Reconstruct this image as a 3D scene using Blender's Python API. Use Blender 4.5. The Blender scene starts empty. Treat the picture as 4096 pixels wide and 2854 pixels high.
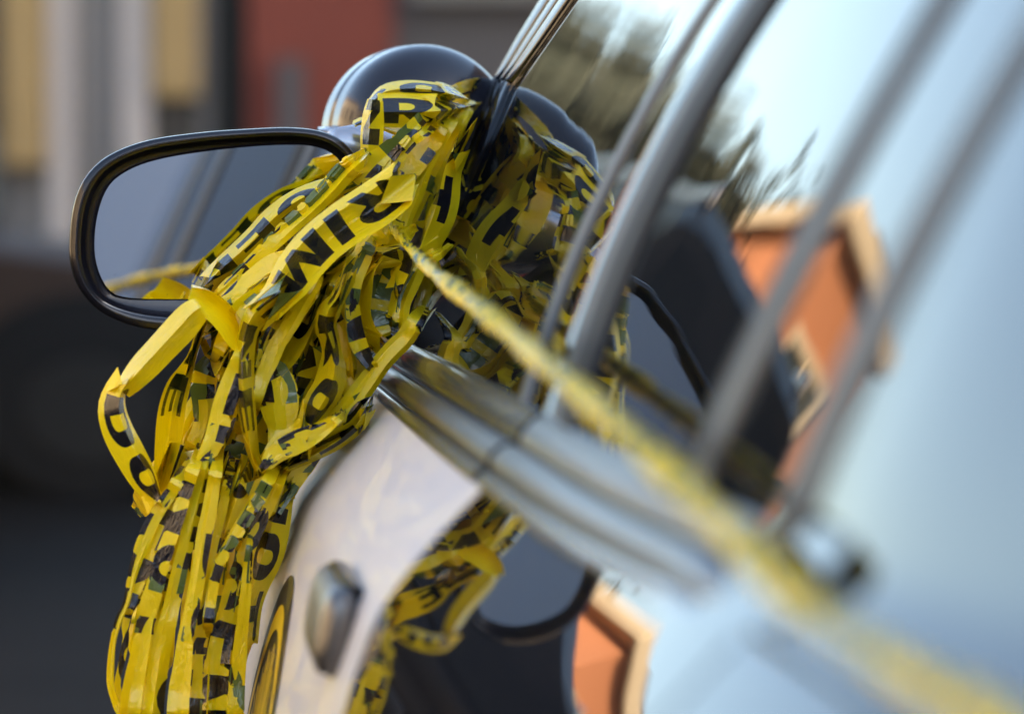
import bpy, bmesh, math, random
import numpy as np
from mathutils import Vector, Matrix
from mathutils.geometry import delaunay_2d_cdt

# ------------------------------------------------------------------ camera, sky, sun, exposure
S = bpy.context.scene
COL = S.collection
FPX = 15000.0
CAMH = 1.17
TH = math.atan(927 / 15000.0)
PSI = math.atan(1585 / 15000.0 * math.cos(TH))
cam = bpy.data.cameras.new('camera')
cam.sensor_width = 36.0
cam.lens = 36.0 * FPX / 4096
cam.clip_start = 0.05
cam.clip_end = 2000
cam.dof.use_dof = True
cam.dof.focus_distance = 2.90
cam.dof.aperture_fstop = 4.3
camo = bpy.data.objects.new('camera', cam)
camo.location = (0, 0, CAMH)
camo.rotation_euler = (math.pi / 2 - TH, 0, -PSI)
COL.objects.link(camo)
S.camera = camo

SUN_EL = math.radians(22)
SUN_AZ = math.radians(128)          # compass angle from +Y (ahead) towards +X: behind and to the right
sd = Vector((math.sin(SUN_AZ) * math.cos(SUN_EL), math.cos(SUN_AZ) * math.cos(SUN_EL), math.sin(SUN_EL)))
w = bpy.data.worlds.new('World')
S.world = w
w.use_nodes = True
wn = w.node_tree
bg = wn.nodes['Background']
sky = wn.nodes.new('ShaderNodeTexSky')
sky.sky_type = 'NISHITA'
sky.sun_disc = False
sky.sun_elevation = SUN_EL
sky.sun_rotation = SUN_AZ
sky.air_density = 1.0
sky.dust_density = 1.6
sky.ozone_density = 1.0
wn.links.new(sky.outputs[0], bg.inputs[0])
bg.inputs[1].default_value = 0.15
sl = bpy.data.lights.new('sun', 'SUN')
sl.energy = 4.6
sl.angle = math.radians(0.6)
sl.color = (1.0, 0.85, 0.67)
so = bpy.data.objects.new('sun', sl)
so.rotation_euler = (-sd).to_track_quat('-Z', 'Y').to_euler()
so.location = (10, -10, 20)
COL.objects.link(so)
S.view_settings.view_transform = 'Standard'
S.view_settings.look = 'None'
S.view_settings.gamma = 1.0
S.view_settings.exposure = 2.16
S.view_settings.use_white_balance = True          # camera set for open shade
S.view_settings.white_balance_temperature = 7000
S.view_settings.white_balance_tint = 10
S.render.engine = 'CYCLES'
S.cycles.use_denoising = True
S.cycles.max_bounces = 10
S.cycles.glossy_bounces = 6
S.cycles.caustics_reflective = False
S.cycles.caustics_refractive = False

# ------------------------------------------------------------------ helpers
rnd = random.Random(7)
FW = np.array([math.sin(PSI) * math.cos(TH), math.cos(PSI) * math.cos(TH), -math.sin(TH)])
RT = np.array([math.cos(PSI), -math.sin(PSI), 0.0])
UP = np.cross(RT, FW)
CAM = np.array([0, 0, CAMH])


def ray(px, py):
    return FW * FPX + RT * (px - 2048) + UP * (1427 - py)


def P(px, py, Y):
    d = ray(px, py)
    return CAM + d * (Y / d[1])


def interp(x, xs, ys):
    return float(np.interp(x, xs, ys))


def smooth_interp(xs, ys):
    """monotone-ish cubic through points -> callable"""
    xs = np.array(xs, float); ys = np.array(ys, float)
    m = np.gradient(ys, xs)

    def f(x):
        x = min(max(x, xs[0]), xs[-1])
        i = min(max(int(np.searchsorted(xs, x) - 1), 0), len(xs) - 2)
        h = xs[i + 1] - xs[i]; t = (x - xs[i]) / h
        return float((2*t**3-3*t*t+1)*ys[i] + (t**3-2*t*t+t)*h*m[i] + (-2*t**3+3*t*t)*ys[i+1] + (t**3-t*t)*h*m[i+1])
    return f


def node_mat(name):
    m = bpy.data.materials.new(name)
    m.use_nodes = True
    return m, m.node_tree, m.node_tree.nodes['Principled BSDF']


def setp(b, **k):
    for key, v in k.items():
        b.inputs[key.replace('_', ' ')].default_value = v


def pmat(name, col, rough=0.5, metal=0.0, coat=0.0, spec=0.5, var=0.12, scale=6.0, bump=0.0, bscale=80.0, rvar=0.0, emit=None):
    """principled with procedural colour/roughness variation"""
    m, nt, b = node_mat(name)
    setp(b, Roughness=rough, Metallic=metal, Coat_Weight=coat, Specular_IOR_Level=spec)
    b.inputs['Coat Roughness'].default_value = 0.02
    tc = nt.nodes.new('ShaderNodeTexCoord')
    n = nt.nodes.new('ShaderNodeTexNoise')
    n.inputs['Scale'].default_value = scale
    n.inputs['Detail'].default_value = 6
    nt.links.new(tc.outputs['Object'], n.inputs['Vector'])
    mx = nt.nodes.new('ShaderNodeMix'); mx.data_type = 'RGBA'
    c = np.array(col[:3])
    mx.inputs[6].default_value = (*np.clip(c * (1 - var), 0, 1), 1)
    mx.inputs[7].default_value = (*np.clip(c * (1 + var), 0, 1), 1)
    nt.links.new(n.outputs['Fac'], mx.inputs[0])
    nt.links.new(mx.outputs[2], b.inputs['Base Color'])
    if rvar:
        mr = nt.nodes.new('ShaderNodeMapRange')
        mr.inputs[3].default_value = max(0, rough - rvar); mr.inputs[4].default_value = rough + rvar
        nt.links.new(n.outputs['Fac'], mr.inputs[0])
        nt.links.new(mr.outputs[0], b.inputs['Roughness'])
    if bump:
        n2 = nt.nodes.new('ShaderNodeTexNoise'); n2.inputs['Scale'].default_value = bscale; n2.inputs['Detail'].default_value = 4
        nt.links.new(tc.outputs['Object'], n2.inputs['Vector'])
        bp = nt.nodes.new('ShaderNodeBump'); bp.inputs['Strength'].default_value = bump; bp.inputs['Distance'].default_value = 0.01
        nt.links.new(n2.outputs['Fac'], bp.inputs['Height'])
        nt.links.new(bp.outputs[0], b.inputs['Normal'])
    if emit:
        b.inputs['Emission Color'].default_value = (*emit[:3], 1); b.inputs['Emission Strength'].default_value = emit[3]
    return m


def mk(name, verts, faces, mat, parent=None, smooth=True, midx=None):
    me = bpy.data.meshes.new(name)
    me.from_pydata([tuple(map(float, v)) for v in verts], [], [tuple(int(i) for i in f) for f in faces])
    mats = mat if isinstance(mat, (list, tuple)) else [mat]
    for m in mats:
        me.materials.append(m)
    if smooth:
        me.polygons.foreach_set('use_smooth', [True] * len(me.polygons))
    if midx is not None:
        me.polygons.foreach_set('material_index', midx)
    me.update()
    o = bpy.data.objects.new(name, me)
    COL.objects.link(o)
    if parent is not None:
        attach(o, parent)
    return o


def wloc(o):
    v = Vector(o.location)
    if o.parent:
        pass
    return v


def attach(o, parent):
    o.parent = parent
    base = parent
    while base.parent is not None:
        base = base.parent
    o.matrix_parent_inverse = Matrix.Translation(-base.location) if base is parent else Matrix()
    if base is not parent:
        # parent is a part whose own matrix is identity in world space
        o.matrix_parent_inverse = Matrix()


def thing(name, label, cat, loc, group=None):
    o = bpy.data.objects.new(name, None)
    o.empty_display_size = 0.2
    o.location = loc
    COL.objects.link(o)
    o['label'] = label; o['category'] = cat
    if group:
        o['group'] = group
    return o


def tag(o, label=None, cat=None, group=None, kind=None):
    if label: o['label'] = label
    if cat: o['category'] = cat
    if group: o['group'] = group
    if kind: o['kind'] = kind
    return o


def grid(rows):
    """rows: list of equally long point lists -> verts, faces"""
    n = len(rows[0]); v = []; f = []
    for r in rows:
        v += [tuple(p) for p in r]
    for i in range(len(rows) - 1):
        for j in range(n - 1):
            a = i * n + j
            f.append((a, a + 1, a + n + 1, a + n))
    return v, f


def sharp(o, deg=35):
    me = o.data
    bm = bmesh.new(); bm.from_mesh(me)
    for e in bm.edges:
        if len(e.link_faces) == 2 and e.calc_face_angle(0) > math.radians(deg):
            e.smooth = False
    bm.to_mesh(me); bm.free()
    return o


class MB:
    """collects simple solids into one mesh"""
    def __init__(s): s.v = []; s.f = []

    def add(s, v, f):
        k = len(s.v); s.v += [tuple(map(float, p)) for p in v]; s.f += [tuple(i + k for i in q) for q in f]; return s

    def box(s, x0, x1, y0, y1, z0, z1, bev=0.0):
        if bev <= 0:
            v = [(x, y, z) for z in (z0, z1) for y in (y0, y1) for x in (x0, x1)]
            return s.add(v, [(0, 2, 3, 1), (4, 5, 7, 6), (0, 1, 5, 4), (2, 6, 7, 3), (0, 4, 6, 2), (1, 3, 7, 5)])
        bm = bmesh.new()
        bmesh.ops.create_cube(bm, size=1, matrix=Matrix.Translation(((x0+x1)/2, (y0+y1)/2, (z0+z1)/2)) @ Matrix.Diagonal((x1-x0, y1-y0, z1-z0, 1)))
        bmesh.ops.bevel(bm, geom=bm.edges[:], offset=bev, segments=3, affect='EDGES', profile=0.5)
        bm.verts.index_update()
        s.add([v.co for v in bm.verts], [[v.index for v in f.verts] for f in bm.faces]); bm.free(); return s

    def cyl(s, c, ax, r, l, n=24, r2=None):
        ax = Vector(ax).normalized(); q = ax.to_track_quat('Z', 'Y'); r2 = r if r2 is None else r2
        v = []; f = []
        for k, (rr, z) in enumerate(((r, -l/2), (r2, l/2))):
            for i in range(n):
                a = 2 * math.pi * i / n
                v.append(Vector(c) + q @ Vector((rr * math.cos(a), rr * math.sin(a), z)))
        for i in range(n):
            j = (i + 1) % n
            f.append((i, j, n + j, n + i))
        f.append(tuple(range(n))[::-1]); f.append(tuple(range(n, 2 * n)))
        return s.add(v, f)

    def tube(s, path, r, n=10):
        path = [Vector(p) for p in path]; v = []; f = []
        for i, p in enumerate(path):
            t = (path[min(i + 1, len(path) - 1)] - path[max(i - 1, 0)]).normalized()
            a = t.cross(Vector((0, 0, 1)))
            if a.length < 1e-4: a = t.cross(Vector((1, 0, 0)))
            a.normalize(); b = t.cross(a)
            rr = r[i] if isinstance(r, (list, tuple)) else r
            for k in range(n):
                an = 2 * math.pi * k / n
                v.append(p + a * rr * math.cos(an) + b * rr * math.sin(an))
        for i in range(len(path) - 1):
            for k in range(n):
                q = (k + 1) % n
                f.append((i*n+k, i*n+q, (i+1)*n+q, (i+1)*n+k))
        f.append(tuple(range(n))[::-1]); f.append(tuple(range((len(path)-1)*n, len(path)*n)))
        return s.add(v, f)

    def build(s, name, mat, parent=None, smooth=False):
        return mk(name, s.v, s.f, mat, parent, smooth)


# ------------------------------------------------------------------ materials
M = {}
M['white_paint'] = pmat('white_paint', (0.70, 0.71, 0.75), 0.45, coat=0.45, spec=.1, var=0.012, scale=3)
M['black_paint'] = pmat('black_paint', (0.006, 0.0065, 0.009), 0.5, coat=1.0, spec=0.0, var=0.3, scale=3)
M['black_gloss'] = pmat('black_gloss', (0.005, 0.005, 0.007), 0.22, coat=0.12, spec=.35, var=0.3, scale=30, rvar=0.05)
M['black_rubber'] = pmat('black_rubber', (0.012, 0.012, 0.013), 0.45, var=0.3, scale=60, bump=0.1, bscale=400)
M['black_satin'] = pmat('black_satin', (0.010, 0.010, 0.016), 0.22, var=0.3, scale=40, bump=0.04, bscale=300, coat=0.2)
M['dark_chrome'] = pmat('dark_chrome', (0.30, 0.29, 0.29), 0.2, metal=1.0, var=0.08, scale=20, rvar=0.05)
M['trim_grey'] = pmat('trim_grey', (0.14, 0.137, 0.14), 0.3, metal=1.0, var=0.1, scale=18, rvar=0.05)
M['frame_black'] = pmat('frame_black', (0.026, 0.024, 0.024), 0.42, coat=0.0, spec=.26, var=.2, scale=20, rvar=.05)
M['handle_grey'] = pmat('handle_grey', (0.15, 0.145, 0.14), 0.32, metal=.8, var=.15, scale=30, rvar=.08)
M['seal_dark'] = pmat('seal_dark', (0.010, 0.009, 0.010), 0.6, spec=.12, var=.3, scale=40)
M['chrome'] = pmat('chrome', (0.62, 0.63, 0.65), 0.12, metal=1.0, var=0.05, scale=20, rvar=0.04)


def glass_mat():
    m, nt, b = node_mat('window_glass')
    setp(b, Roughness=0.0, IOR=1.34, Specular_IOR_Level=0.5)
    b.inputs['Base Color'].default_value = (0.006, 0.007, 0.008, 1)
    tc = nt.nodes.new('ShaderNodeTexCoord')
    n = nt.nodes.new('ShaderNodeTexNoise'); n.inputs['Scale'].default_value = 5.0; n.inputs['Detail'].default_value = 1
    nt.links.new(tc.outputs['Object'], n.inputs['Vector'])
    bp = nt.nodes.new('ShaderNodeBump'); bp.inputs['Strength'].default_value = 0.22; bp.inputs['Distance'].default_value = 0.004
    nt.links.new(n.outputs['Fac'], bp.inputs['Height']); nt.links.new(bp.outputs[0], b.inputs['Normal'])
    n2 = nt.nodes.new('ShaderNodeTexNoise'); n2.inputs['Scale'].default_value = 350.0; n2.inputs['Detail'].default_value = 3
    nt.links.new(tc.outputs['Object'], n2.inputs['Vector'])
    r = nt.nodes.new('ShaderNodeMapRange'); r.inputs[1].default_value = 0.45; r.inputs[2].default_value = 0.8
    r.inputs[3].default_value = 0.0; r.inputs[4].default_value = 0.05
    nt.links.new(n2.outputs['Fac'], r.inputs[0]); nt.links.new(r.outputs[0], b.inputs['Roughness'])
    return m


M['glass'] = glass_mat()


def mirror_mat():
    m, nt, b = node_mat('mirror_silver')
    setp(b, Metallic=1.0, Roughness=0.0)
    tc = nt.nodes.new('ShaderNodeTexCoord')
    n = nt.nodes.new('ShaderNodeTexNoise'); n.inputs['Scale'].default_value = 420; n.inputs['Detail'].default_value = 2
    nt.links.new(tc.outputs['Object'], n.inputs['Vector'])
    cr = nt.nodes.new('ShaderNodeValToRGB')
    cr.color_ramp.elements[0].position = 0.21; cr.color_ramp.elements[0].color = (0.35, 0.36, 0.36, 1)
    cr.color_ramp.elements[1].position = 0.25; cr.color_ramp.elements[1].color = (0.86, 0.90, 0.92, 1)
    nt.links.new(n.outputs['Fac'], cr.inputs[0]); nt.links.new(cr.outputs[0], b.inputs['Base Color'])
    return m


M['mirror'] = mirror_mat()


def tape_mats():
    out = []
    for ink in (0, 1):
        m, nt, b = node_mat('tape_ink' if ink else 'tape_film')
        L = nt.links
        at = nt.nodes.new('ShaderNodeAttribute'); at.attribute_name = 'tapeuv'
        mp = nt.nodes.new('ShaderNodeMapping'); mp.inputs['Scale'].default_value = (75, 130, 75)
        L.new(at.outputs['Vector'], mp.inputs['Vector'])
        n = nt.nodes.new('ShaderNodeTexNoise'); n.inputs['Scale'].default_value = 1.0; n.inputs['Detail'].default_value = 5; n.inputs['Roughness'].default_value = 0.55
        n.inputs['Distortion'].default_value = 0.6
        L.new(mp.outputs[0], n.inputs['Vector'])
        # sharp crinkles: ridged noise
        ms = nt.nodes.new('ShaderNodeMath'); ms.operation = 'SUBTRACT'; ms.inputs[1].default_value = 0.5; L.new(n.outputs['Fac'], ms.inputs[0])
        ma = nt.nodes.new('ShaderNodeMath'); ma.operation = 'ABSOLUTE'; L.new(ms.outputs[0], ma.inputs[0])
        bp = nt.nodes.new('ShaderNodeBump'); bp.inputs['Strength'].default_value = 0.4; bp.inputs['Distance'].default_value = 0.004
        L.new(ma.outputs[0], bp.inputs['Height'])
        L.new(bp.outputs[0], b.inputs['Normal'])
        n3 = nt.nodes.new('ShaderNodeTexNoise'); n3.inputs['Scale'].default_value = 9; n3.inputs['Detail'].default_value = 3
        L.new(at.outputs['Vector'], n3.inputs['Vector'])
        geo = nt.nodes.new('ShaderNodeNewGeometry')
        mx = nt.nodes.new('ShaderNodeMix'); mx.data_type = 'RGBA'
        tr = nt.nodes.new('ShaderNodeBsdfTranslucent')
        add = nt.nodes.new('ShaderNodeMixShader')
        if ink:
            mx.inputs[6].default_value = (0.010, 0.010, 0.016, 1)     # printed side
            mx.inputs[7].default_value = (0.115, 0.17, 0.035, 1)      # print seen through the yellow film
            L.new(geo.outputs['Backfacing'], mx.inputs[0])
            tr.inputs[0].default_value = (0.02, 0.03, 0.004, 1)
            add.inputs[0].default_value = 0.12
        else:
            mx.inputs[6].default_value = (1.0, 0.77, 0.008, 1)
            mx.inputs[7].default_value = (1.0, 0.84, 0.025, 1)
            L.new(n3.outputs['Fac'], mx.inputs[0])
            tr.inputs[0].default_value = (1.0, 0.80, 0.008, 1)
            add.inputs[0].default_value = 0.24
        L.new(mx.outputs[2], b.inputs['Base Color'])
        setp(b, Roughness=0.09, Specular_IOR_Level=0.8)
        L.new(bp.outputs[0], tr.inputs['Normal'])
        outn = nt.nodes['Material Output']
        L.new(b.outputs[0], add.inputs[1]); L.new(tr.outputs[0], add.inputs[2])
        see = nt.nodes.new('ShaderNodeBsdfTransparent'); see.inputs[0].default_value = (1.0, .86, .12, 1)
        m2 = nt.nodes.new('ShaderNodeMixShader'); m2.inputs[0].default_value = .02 if ink else .09
        L.new(add.outputs[0], m2.inputs[1]); L.new(see.outputs[0], m2.inputs[2]); L.new(m2.outputs[0], outn.inputs['Surface'])
        out.append(m)
    return out


TAPE = tape_mats()

# ------------------------------------------------------------------ car side surfaces (Z relative to the camera height)
def Gf(z):
    t = z + .138
    return .2576 + .44 * t + .25 * t * t


Bf = smooth_interp([-1.0, -.9, -.75, -.6, -.463, -.393, -.334, -.308, -.277, -.255, -.23, -.207],
                   [.19, .15, .115, .092, .098, .111, .1255, .134, .146, .161, .183, .205])
off = smooth_interp([-1.6, -.5, .5, 1.0, 1.37, 1.77, 2.1, 3.0, 3.6, 4.4], [.30, .185, .110, .060, .023, .004, 0, 0, .004, .04])
zof = smooth_interp([-1.6, 0, 1.0, 1.37, 1.77, 2.1, 3.0, 3.6, 4.4], [.02, .02, .02, .016, .007, .0023, -.0096, -.018, -.03])


goff = smooth_interp([-2, .5, 1.0, 1.2, 1.38, 1.45, 1.8, 2.2, 2.6, 3.0, 3.4, 4.0], [.2, .058, .026, .012, .001, 0, 0, 0, -.0055, -.0155, -.022, -.024])


def gp(Y, z, o=0.0):
    """point on the greenhouse surface at height z; o = outward offset"""
    e = 1e-3
    dx = (Gf(z + e) - Gf(z - e)) / (2 * e)
    n = np.array([-1.0, dx]); n /= np.linalg.norm(n)
    return np.array([Gf(z) + off(Y) * 0.6 + goff(Y) + n[0] * o, Y, CAMH + z + n[1] * o])


def bp_(Y, z, o=0.0):
    e = 1e-3
    dx = (Bf(z + e) - Bf(z - e)) / (2 * e)
    n = np.array([-1.0, dx]); n /= np.linalg.norm(n)
    return np.array([Bf(z) + off(Y) + n[0] * o, Y, CAMH + z + zof(Y) + n[1] * o])


def on_glass(px, py, o=0.0):
    lo, hi = 1.0, 4.5
    for _ in range(40):
        Y = (lo + hi) / 2
        p = P(px, py, Y)
        if p[0] > gp(Y, p[2] - CAMH)[0]: hi = Y
        else: lo = Y
    p = P(px, py, Y)
    return gp(Y, p[2] - CAMH, o)


car = thing('police_car', 'black police car with white front door, yellow tape hanging from its side mirror', 'car', (0.75, 1.6, 0))

# --- body panels
ZB = list(np.linspace(-.207, -.34, 22)) + list(np.linspace(-.36, -.9, 14))


def panel(name, y0, y1, mat, zs=ZB, ny=24, wrap=True, lab=None):
    rows = []
    for Y in np.linspace(y0, y1, ny):
        rows.append([bp_(Y, z) for z in zs])
    if wrap:      # edges folded inward so that shut lines have depth
        def fold(Y, d): return [bp_(Y, z, -d) for z in zs]
        rows = [fold(y0 + .001, .022), fold(y0, .001)] + rows + [fold(y1, .001), fold(y1 - .001, .022)]
    v, f = grid(rows)
    o = mk(name, v, f, mat, car)
    sharp(o, 30)
    if lab: o['label'] = lab
    return o


front_door = panel('front_door', 2.103, 3.42, M['white_paint'], lab='white front door')
rear_door = panel('rear_door', 1.372, 2.097, M['black_paint'], lab='black rear door')
panel('front_fender', 3.426, 4.45, M['black_paint'])
# rear quarter: body side blending up into the roof pillar
rows = []
for Y in list(np.linspace(1.366, 1.0, 16)) + list(np.linspace(.9, -1.6, 14)):
    r = []
    for z in ZB[::-1]:
        r.append(bp_(Y, z))
    k = max(0.0, min(1.0, (Y - .2) / .6))        # further back the cabin ends and the boot lid takes over
    a = bp_(Y, -.207); 
    for t in np.linspace(0, 1, 8)[1:]:           # concave fillet
        Yg = Y + .034 * max(0.0, (Y - 1.2) / .166)
        g = gp(Yg, -.150)
        g2 = a + np.array([.25, 0, .05]) if k < 1 else g
        c = a * (1 - t) + (g * k + g2 * (1 - k)) * t
        c = c + np.array([.006, 0, -.004]) * math.sin(math.pi * t)
        r.append(c)
    for z in np.linspace(-.13, .33, 16):
        g = gp(Y + .034 * max(0.0, (Y - 1.2) / .166), z)
        top = a + np.array([.25 + (z + .15) * 1.6, 0, .055 + (z + .15) * .05])
        r.append(g * k + top * (1 - k))
    rows.append(r)
rows = [[p + np.array([.02, -.001, 0]) for p in rows[0]]] + rows
v, f = grid(rows)
sharp(mk('rear_quarter_panel', v, f, M['black_paint'], car), 25)
# dark backing behind the shut lines and the cabin interior
mb = MB()
v, f = grid([[bp_(Y, z, -.024) for z in ZB] for Y in np.linspace(1.2, 3.9, 20)])
mb.add(v, f)
mb.build('inner_body', M['black_rubber'], car, True)
# roof and bonnet
rows = []
for Y in np.linspace(.25, 2.75, 20):
    c = .33 + .02 * math.sin((Y - .25) / 2.5 * math.pi)
    rows.append([gp(Y, .33)] + [np.array([gp(Y, .33)[0] + t * .9, Y, CAMH + c + .05 * math.sin(t * math.pi / 2) ** .6]) for t in np.linspace(.05, 1, 10)])
v, f = grid(rows)
mk('roof', v, f, M['black_paint'], car)
rows = []
for Y in np.linspace(3.35, 4.45, 12):
    a = bp_(Y, -.207)
    rows.append([a + np.array([t * 1.1, 0, .03 * math.sin(t * 2) - .02 * (Y - 3.35) * t]) for t in np.linspace(0, 1, 10)])
v, f = grid(rows)
mk('bonnet', v, f, M['black_paint'], car)

# --- side windows
def pane(name, y0, y1, ztop=.30, z0=-.172, y0t=None, y1t=None, nz=26, ny=30):
    rows = []
    for a in np.linspace(0, 1, ny):
        r = []
        for z in np.linspace(z0, ztop, nz):
            t = (z - z0) / (ztop - z0)
            ya = y0 + (0 if y0t is None else (y0t - y0) * t); yb = y1 + (0 if y1t is None else (y1t - y1) * t)
            r.append(gp(ya + (yb - ya) * a, z))
        rows.append(r)
    v, f = grid(rows)
    return mk(name, v, f, M['glass'], car)


pane('front_window', 2.26, 3.30, y1t=2.72)
pane('rear_window', 1.604, 2.06)
pane('quarter_window', 1.39, 1.60)
mb = MB()
v, f = grid([[gp(Y, z, -.05) for z in np.linspace(-.19, .32, 10)] for Y in (1.30, 2.3, 3.25)])
mb.add(v, f).build('cabin_lining', M['black_rubber'], car, True)


def trace(pts):
    """height -> station of a post that is traced in the photograph and lies on the glass"""
    q = [on_glass(*p) for p in pts]
    z = [p[2] - CAMH for p in q]; y = [p[1] for p in q]
    k = np.polyfit(z, y, 2 if len(pts) > 3 else 1)
    return lambda zz: float(np.polyval(k, min(zz, .12))) + (0 if zz < .12 else (zz - .12) * float(np.polyval(np.polyder(k), .12)))


T_B = trace([(2348, 1510), (2577, 900), (2853, 367), (3082, 0)])
T_D = trace([(2800, 1900), (3200, 1050), (3520, 480), (3790, 0)])
T_R = trace([(3085, 2230), (3270, 1700), (3630, 1000), (4120, 100)])


def frame_strip(name, tr, d0, d1, mat, o=.006, z0=-.170, z1=.32, round_=.35):
    """a moulding running up the greenhouse; d0, d1: offsets along the car from the traced post"""
    rows = []
    n = 9
    for z in np.linspace(z0, z1, 22):
        y0 = tr(z) + d0; y1 = tr(z) + d1
        r = [gp(y0, z, -.012)]
        for t in np.linspace(0, 1, n):
            h = o * (1 - abs(2 * t - 1) ** 4 * round_) - (.0 if 0 < t < 1 else .002)
            r.append(gp(y0 + (y1 - y0) * t, z, h))
        r.append(gp(y1, z, -.012))
        rows.append(r)
    v, f = grid(rows)
    return sharp(mk(name, v, f, mat, car), 40)


frame_strip('window_frame', T_B, .195, .232, M['frame_black'], .003, round_=.05)
frame_strip('pillar_cover', T_B, .095, .192, M['black_paint'], .0015, round_=.05)
frame_strip('pillar_seal', T_B, .080, .094, M['seal_dark'], .001)
frame_strip('door_frame', T_B, .040, .079, M['frame_black'], .003, round_=.05)
frame_strip('window_seal', T_B, -.024, .037, M['seal_dark'], .004, round_=.1)
frame_strip('division_bar', T_D, -.024, .022, M['frame_black'], .003, round_=.05)
frame_strip('window_seal', T_D, .023, .040, M['seal_dark'], .002)
frame_strip('window_frame', T_R, -.040, .012, M['frame_black'], .003, round_=.05)

rows = []
for Y in np.linspace(1.35, 1.47, 6):
    a = bp_(Y, -.207, -.003); b = gp(Y, -.12, -.003)
    rows.append([a + (b - a) * t + np.array([.004, 0, -.003]) * math.sin(math.pi * t) for t in np.linspace(0, 1, 10)])
v, f = grid(rows)
mk('corner_filler', v, f, M['black_paint'], car)

# --- belt mouldings: three stacked strips per door, from the glass down to the panel
def belt(name, y0, y1, a0, a1, bulge, mat, parent, ny=26, shift=(0, 0)):
    rows = []
    for Y in np.linspace(y0, y1, ny):
        g = gp(Y, -.168 + zof(Y) * .6, .001); b = bp_(Y, -.207, .0005)
        d = b - g; L = np.linalg.norm(d); d = d / L
        n = np.array([-abs(d[2]), 0, abs(d[0])]); n /= np.linalg.norm(n)
        if n[2] < 0: n = -n
        p0 = g + d * L * a0; p1 = g + d * L * a1
        r = [p0 - n * .006]
        for t in np.linspace(0, 1, 11):
            tp = min(1.0, (Y - y0) / .12) if y0 < 2 else 1.0
            r.append(p0 + (p1 - p0) * t + n * (bulge * tp * (1 - abs(2 * t - 1) ** 3) - .014 * (1 - tp) + shift[0]))
        r.append(p1 - n * .006)
        rows.append(r)
    c = rows[0]; rows = [[p * .0 + sum(c) / len(c) for p in c]] + rows
    c = rows[-1]; rows = rows + [[sum(c) / len(c) for p in c]]
    v, f = grid(rows)
    return sharp(mk(name, v, f, mat, parent), 50)


for (ya, yb, pr) in ((2.145, 3.34, front_door), (1.375, 2.125, rear_door)):
    belt('window_wiper_strip', ya, yb, -.05, .40, .004, M['black_satin'] if pr is front_door else M['trim_grey'], pr)
    belt('chrome_moulding', ya + .004, yb, .43, .80, .0055, M['trim_grey'], pr)
    belt('lower_moulding', ya + .008, yb, .82, 1.02, .0025, M['dark_chrome'], pr)

# --- windscreen pillar, traced where it leaves the glass
pl = [(1800, 860), (1822, 700), (1880, 570), (1985, 335), (2075, 170), (2197, -30), (2300, -200), (2420, -400)]
pr_ = [(1822, 880), (1898, 706), (1945, 600), (2050, 350), (2170, 185), (2320, -30), (2430, -200), (2560, -400)]
def pillar(name, i0, i1, lo, hi, h, mat, extra=1.0):
    rows = []
    K = np.linspace(i0, i1, 30)
    for k in K:
        a = np.array([np.interp(k, range(len(pl)), [p[j] for p in pl]) for j in (0, 1)])
        b = np.array([np.interp(k, range(len(pr_)), [p[j] for p in pr_]) for j in (0, 1)])
        r = []
        for t in np.linspace(lo, hi, 9):
            q = a + (b - a) * t
            s = (t - lo) / (hi - lo)
            r.append(on_glass(q[0], q[1], .003 + h * (1 - abs(2 * s - 1) ** 3)))
        first = on_glass(*(a + (b - a) * lo), -.03); last = on_glass(*(a + (b - a) * hi), -.03)
        rows.append([first + np.array([0, .03, 0])] + r + [last])
    c = rows[0]; rows = [[sum(c) / len(c)] * len(c)] + rows
    v, f = grid(rows)
    return mk(name, v, f, mat, ap)


ap = None
def ap_base():
    rows = []
    for k in np.linspace(0, len(pl) - 1, 24):
        a = np.array([np.interp(k, range(len(pl)), [p[j] for p in pl]) for j in (0, 1)])
        b = np.array([np.interp(k, range(len(pr_)), [p[j] for p in pr_]) for j in (0, 1)])
        r = [on_glass(*a, -.03) + np.array([.05, .08, 0]), on_glass(*a, -.008), on_glass(*a, .001)]
        for t in np.linspace(.1, .9, 5): r.append(on_glass(*(a + (b - a) * t), .002))
        r += [on_glass(*b, .001), on_glass(*b, -.02)]
        rows.append(r)
    v, f = grid(rows)
    return mk('windscreen_pillar', v, f, M['black_gloss'], car)


ap = ap_base()
pillar('pillar_moulding', 3.0, 7, .06, .34, .004, M['black_gloss'])
pillar('pillar_moulding', 3.0, 7, .40, .62, .003, M['black_gloss'])
pillar('pillar_moulding', 3.0, 7, .68, .95, .003, M['black_gloss'])
pillar('pillar_foot_cover', 0.1, 3.05, .04, .52, .005, M['black_gloss'])
pillar('pillar_foot_cover', 0.1, 3.05, .56, .98, .004, M['black_gloss'])
# triangular sail cover in the front corner of the window
rows = []
for t in np.linspace(0, 1, 10):
    a = gp(2.98, -.172, .010) * (1 - t) + gp(3.02, -.06, .010) * t
    b = gp(3.32, -.172, .010) * (1 - t) + gp(3.20, -.06, .010) * t
    rows.append([a + (b - a) * s + np.array([-.010 * math.sin(math.pi * s), 0, 0]) for s in np.linspace(0, 1, 8)])
v, f = grid(rows)
mk('mirror_sail_cover', v, f, M['black_rubber'], car)

# --- side mirror
V = 4096 / 2296.0
MC = P(850, 915, 2.965)
mn = np.array([.077, -1, .018]); mn /= np.linalg.norm(mn)


def on_plane(px, py, o=0.0):
    d = ray(px, py)
    c = MC + mn * o
    t = np.dot(c - CAM, mn) / np.dot(d, mn)
    return CAM + d * t


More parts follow.
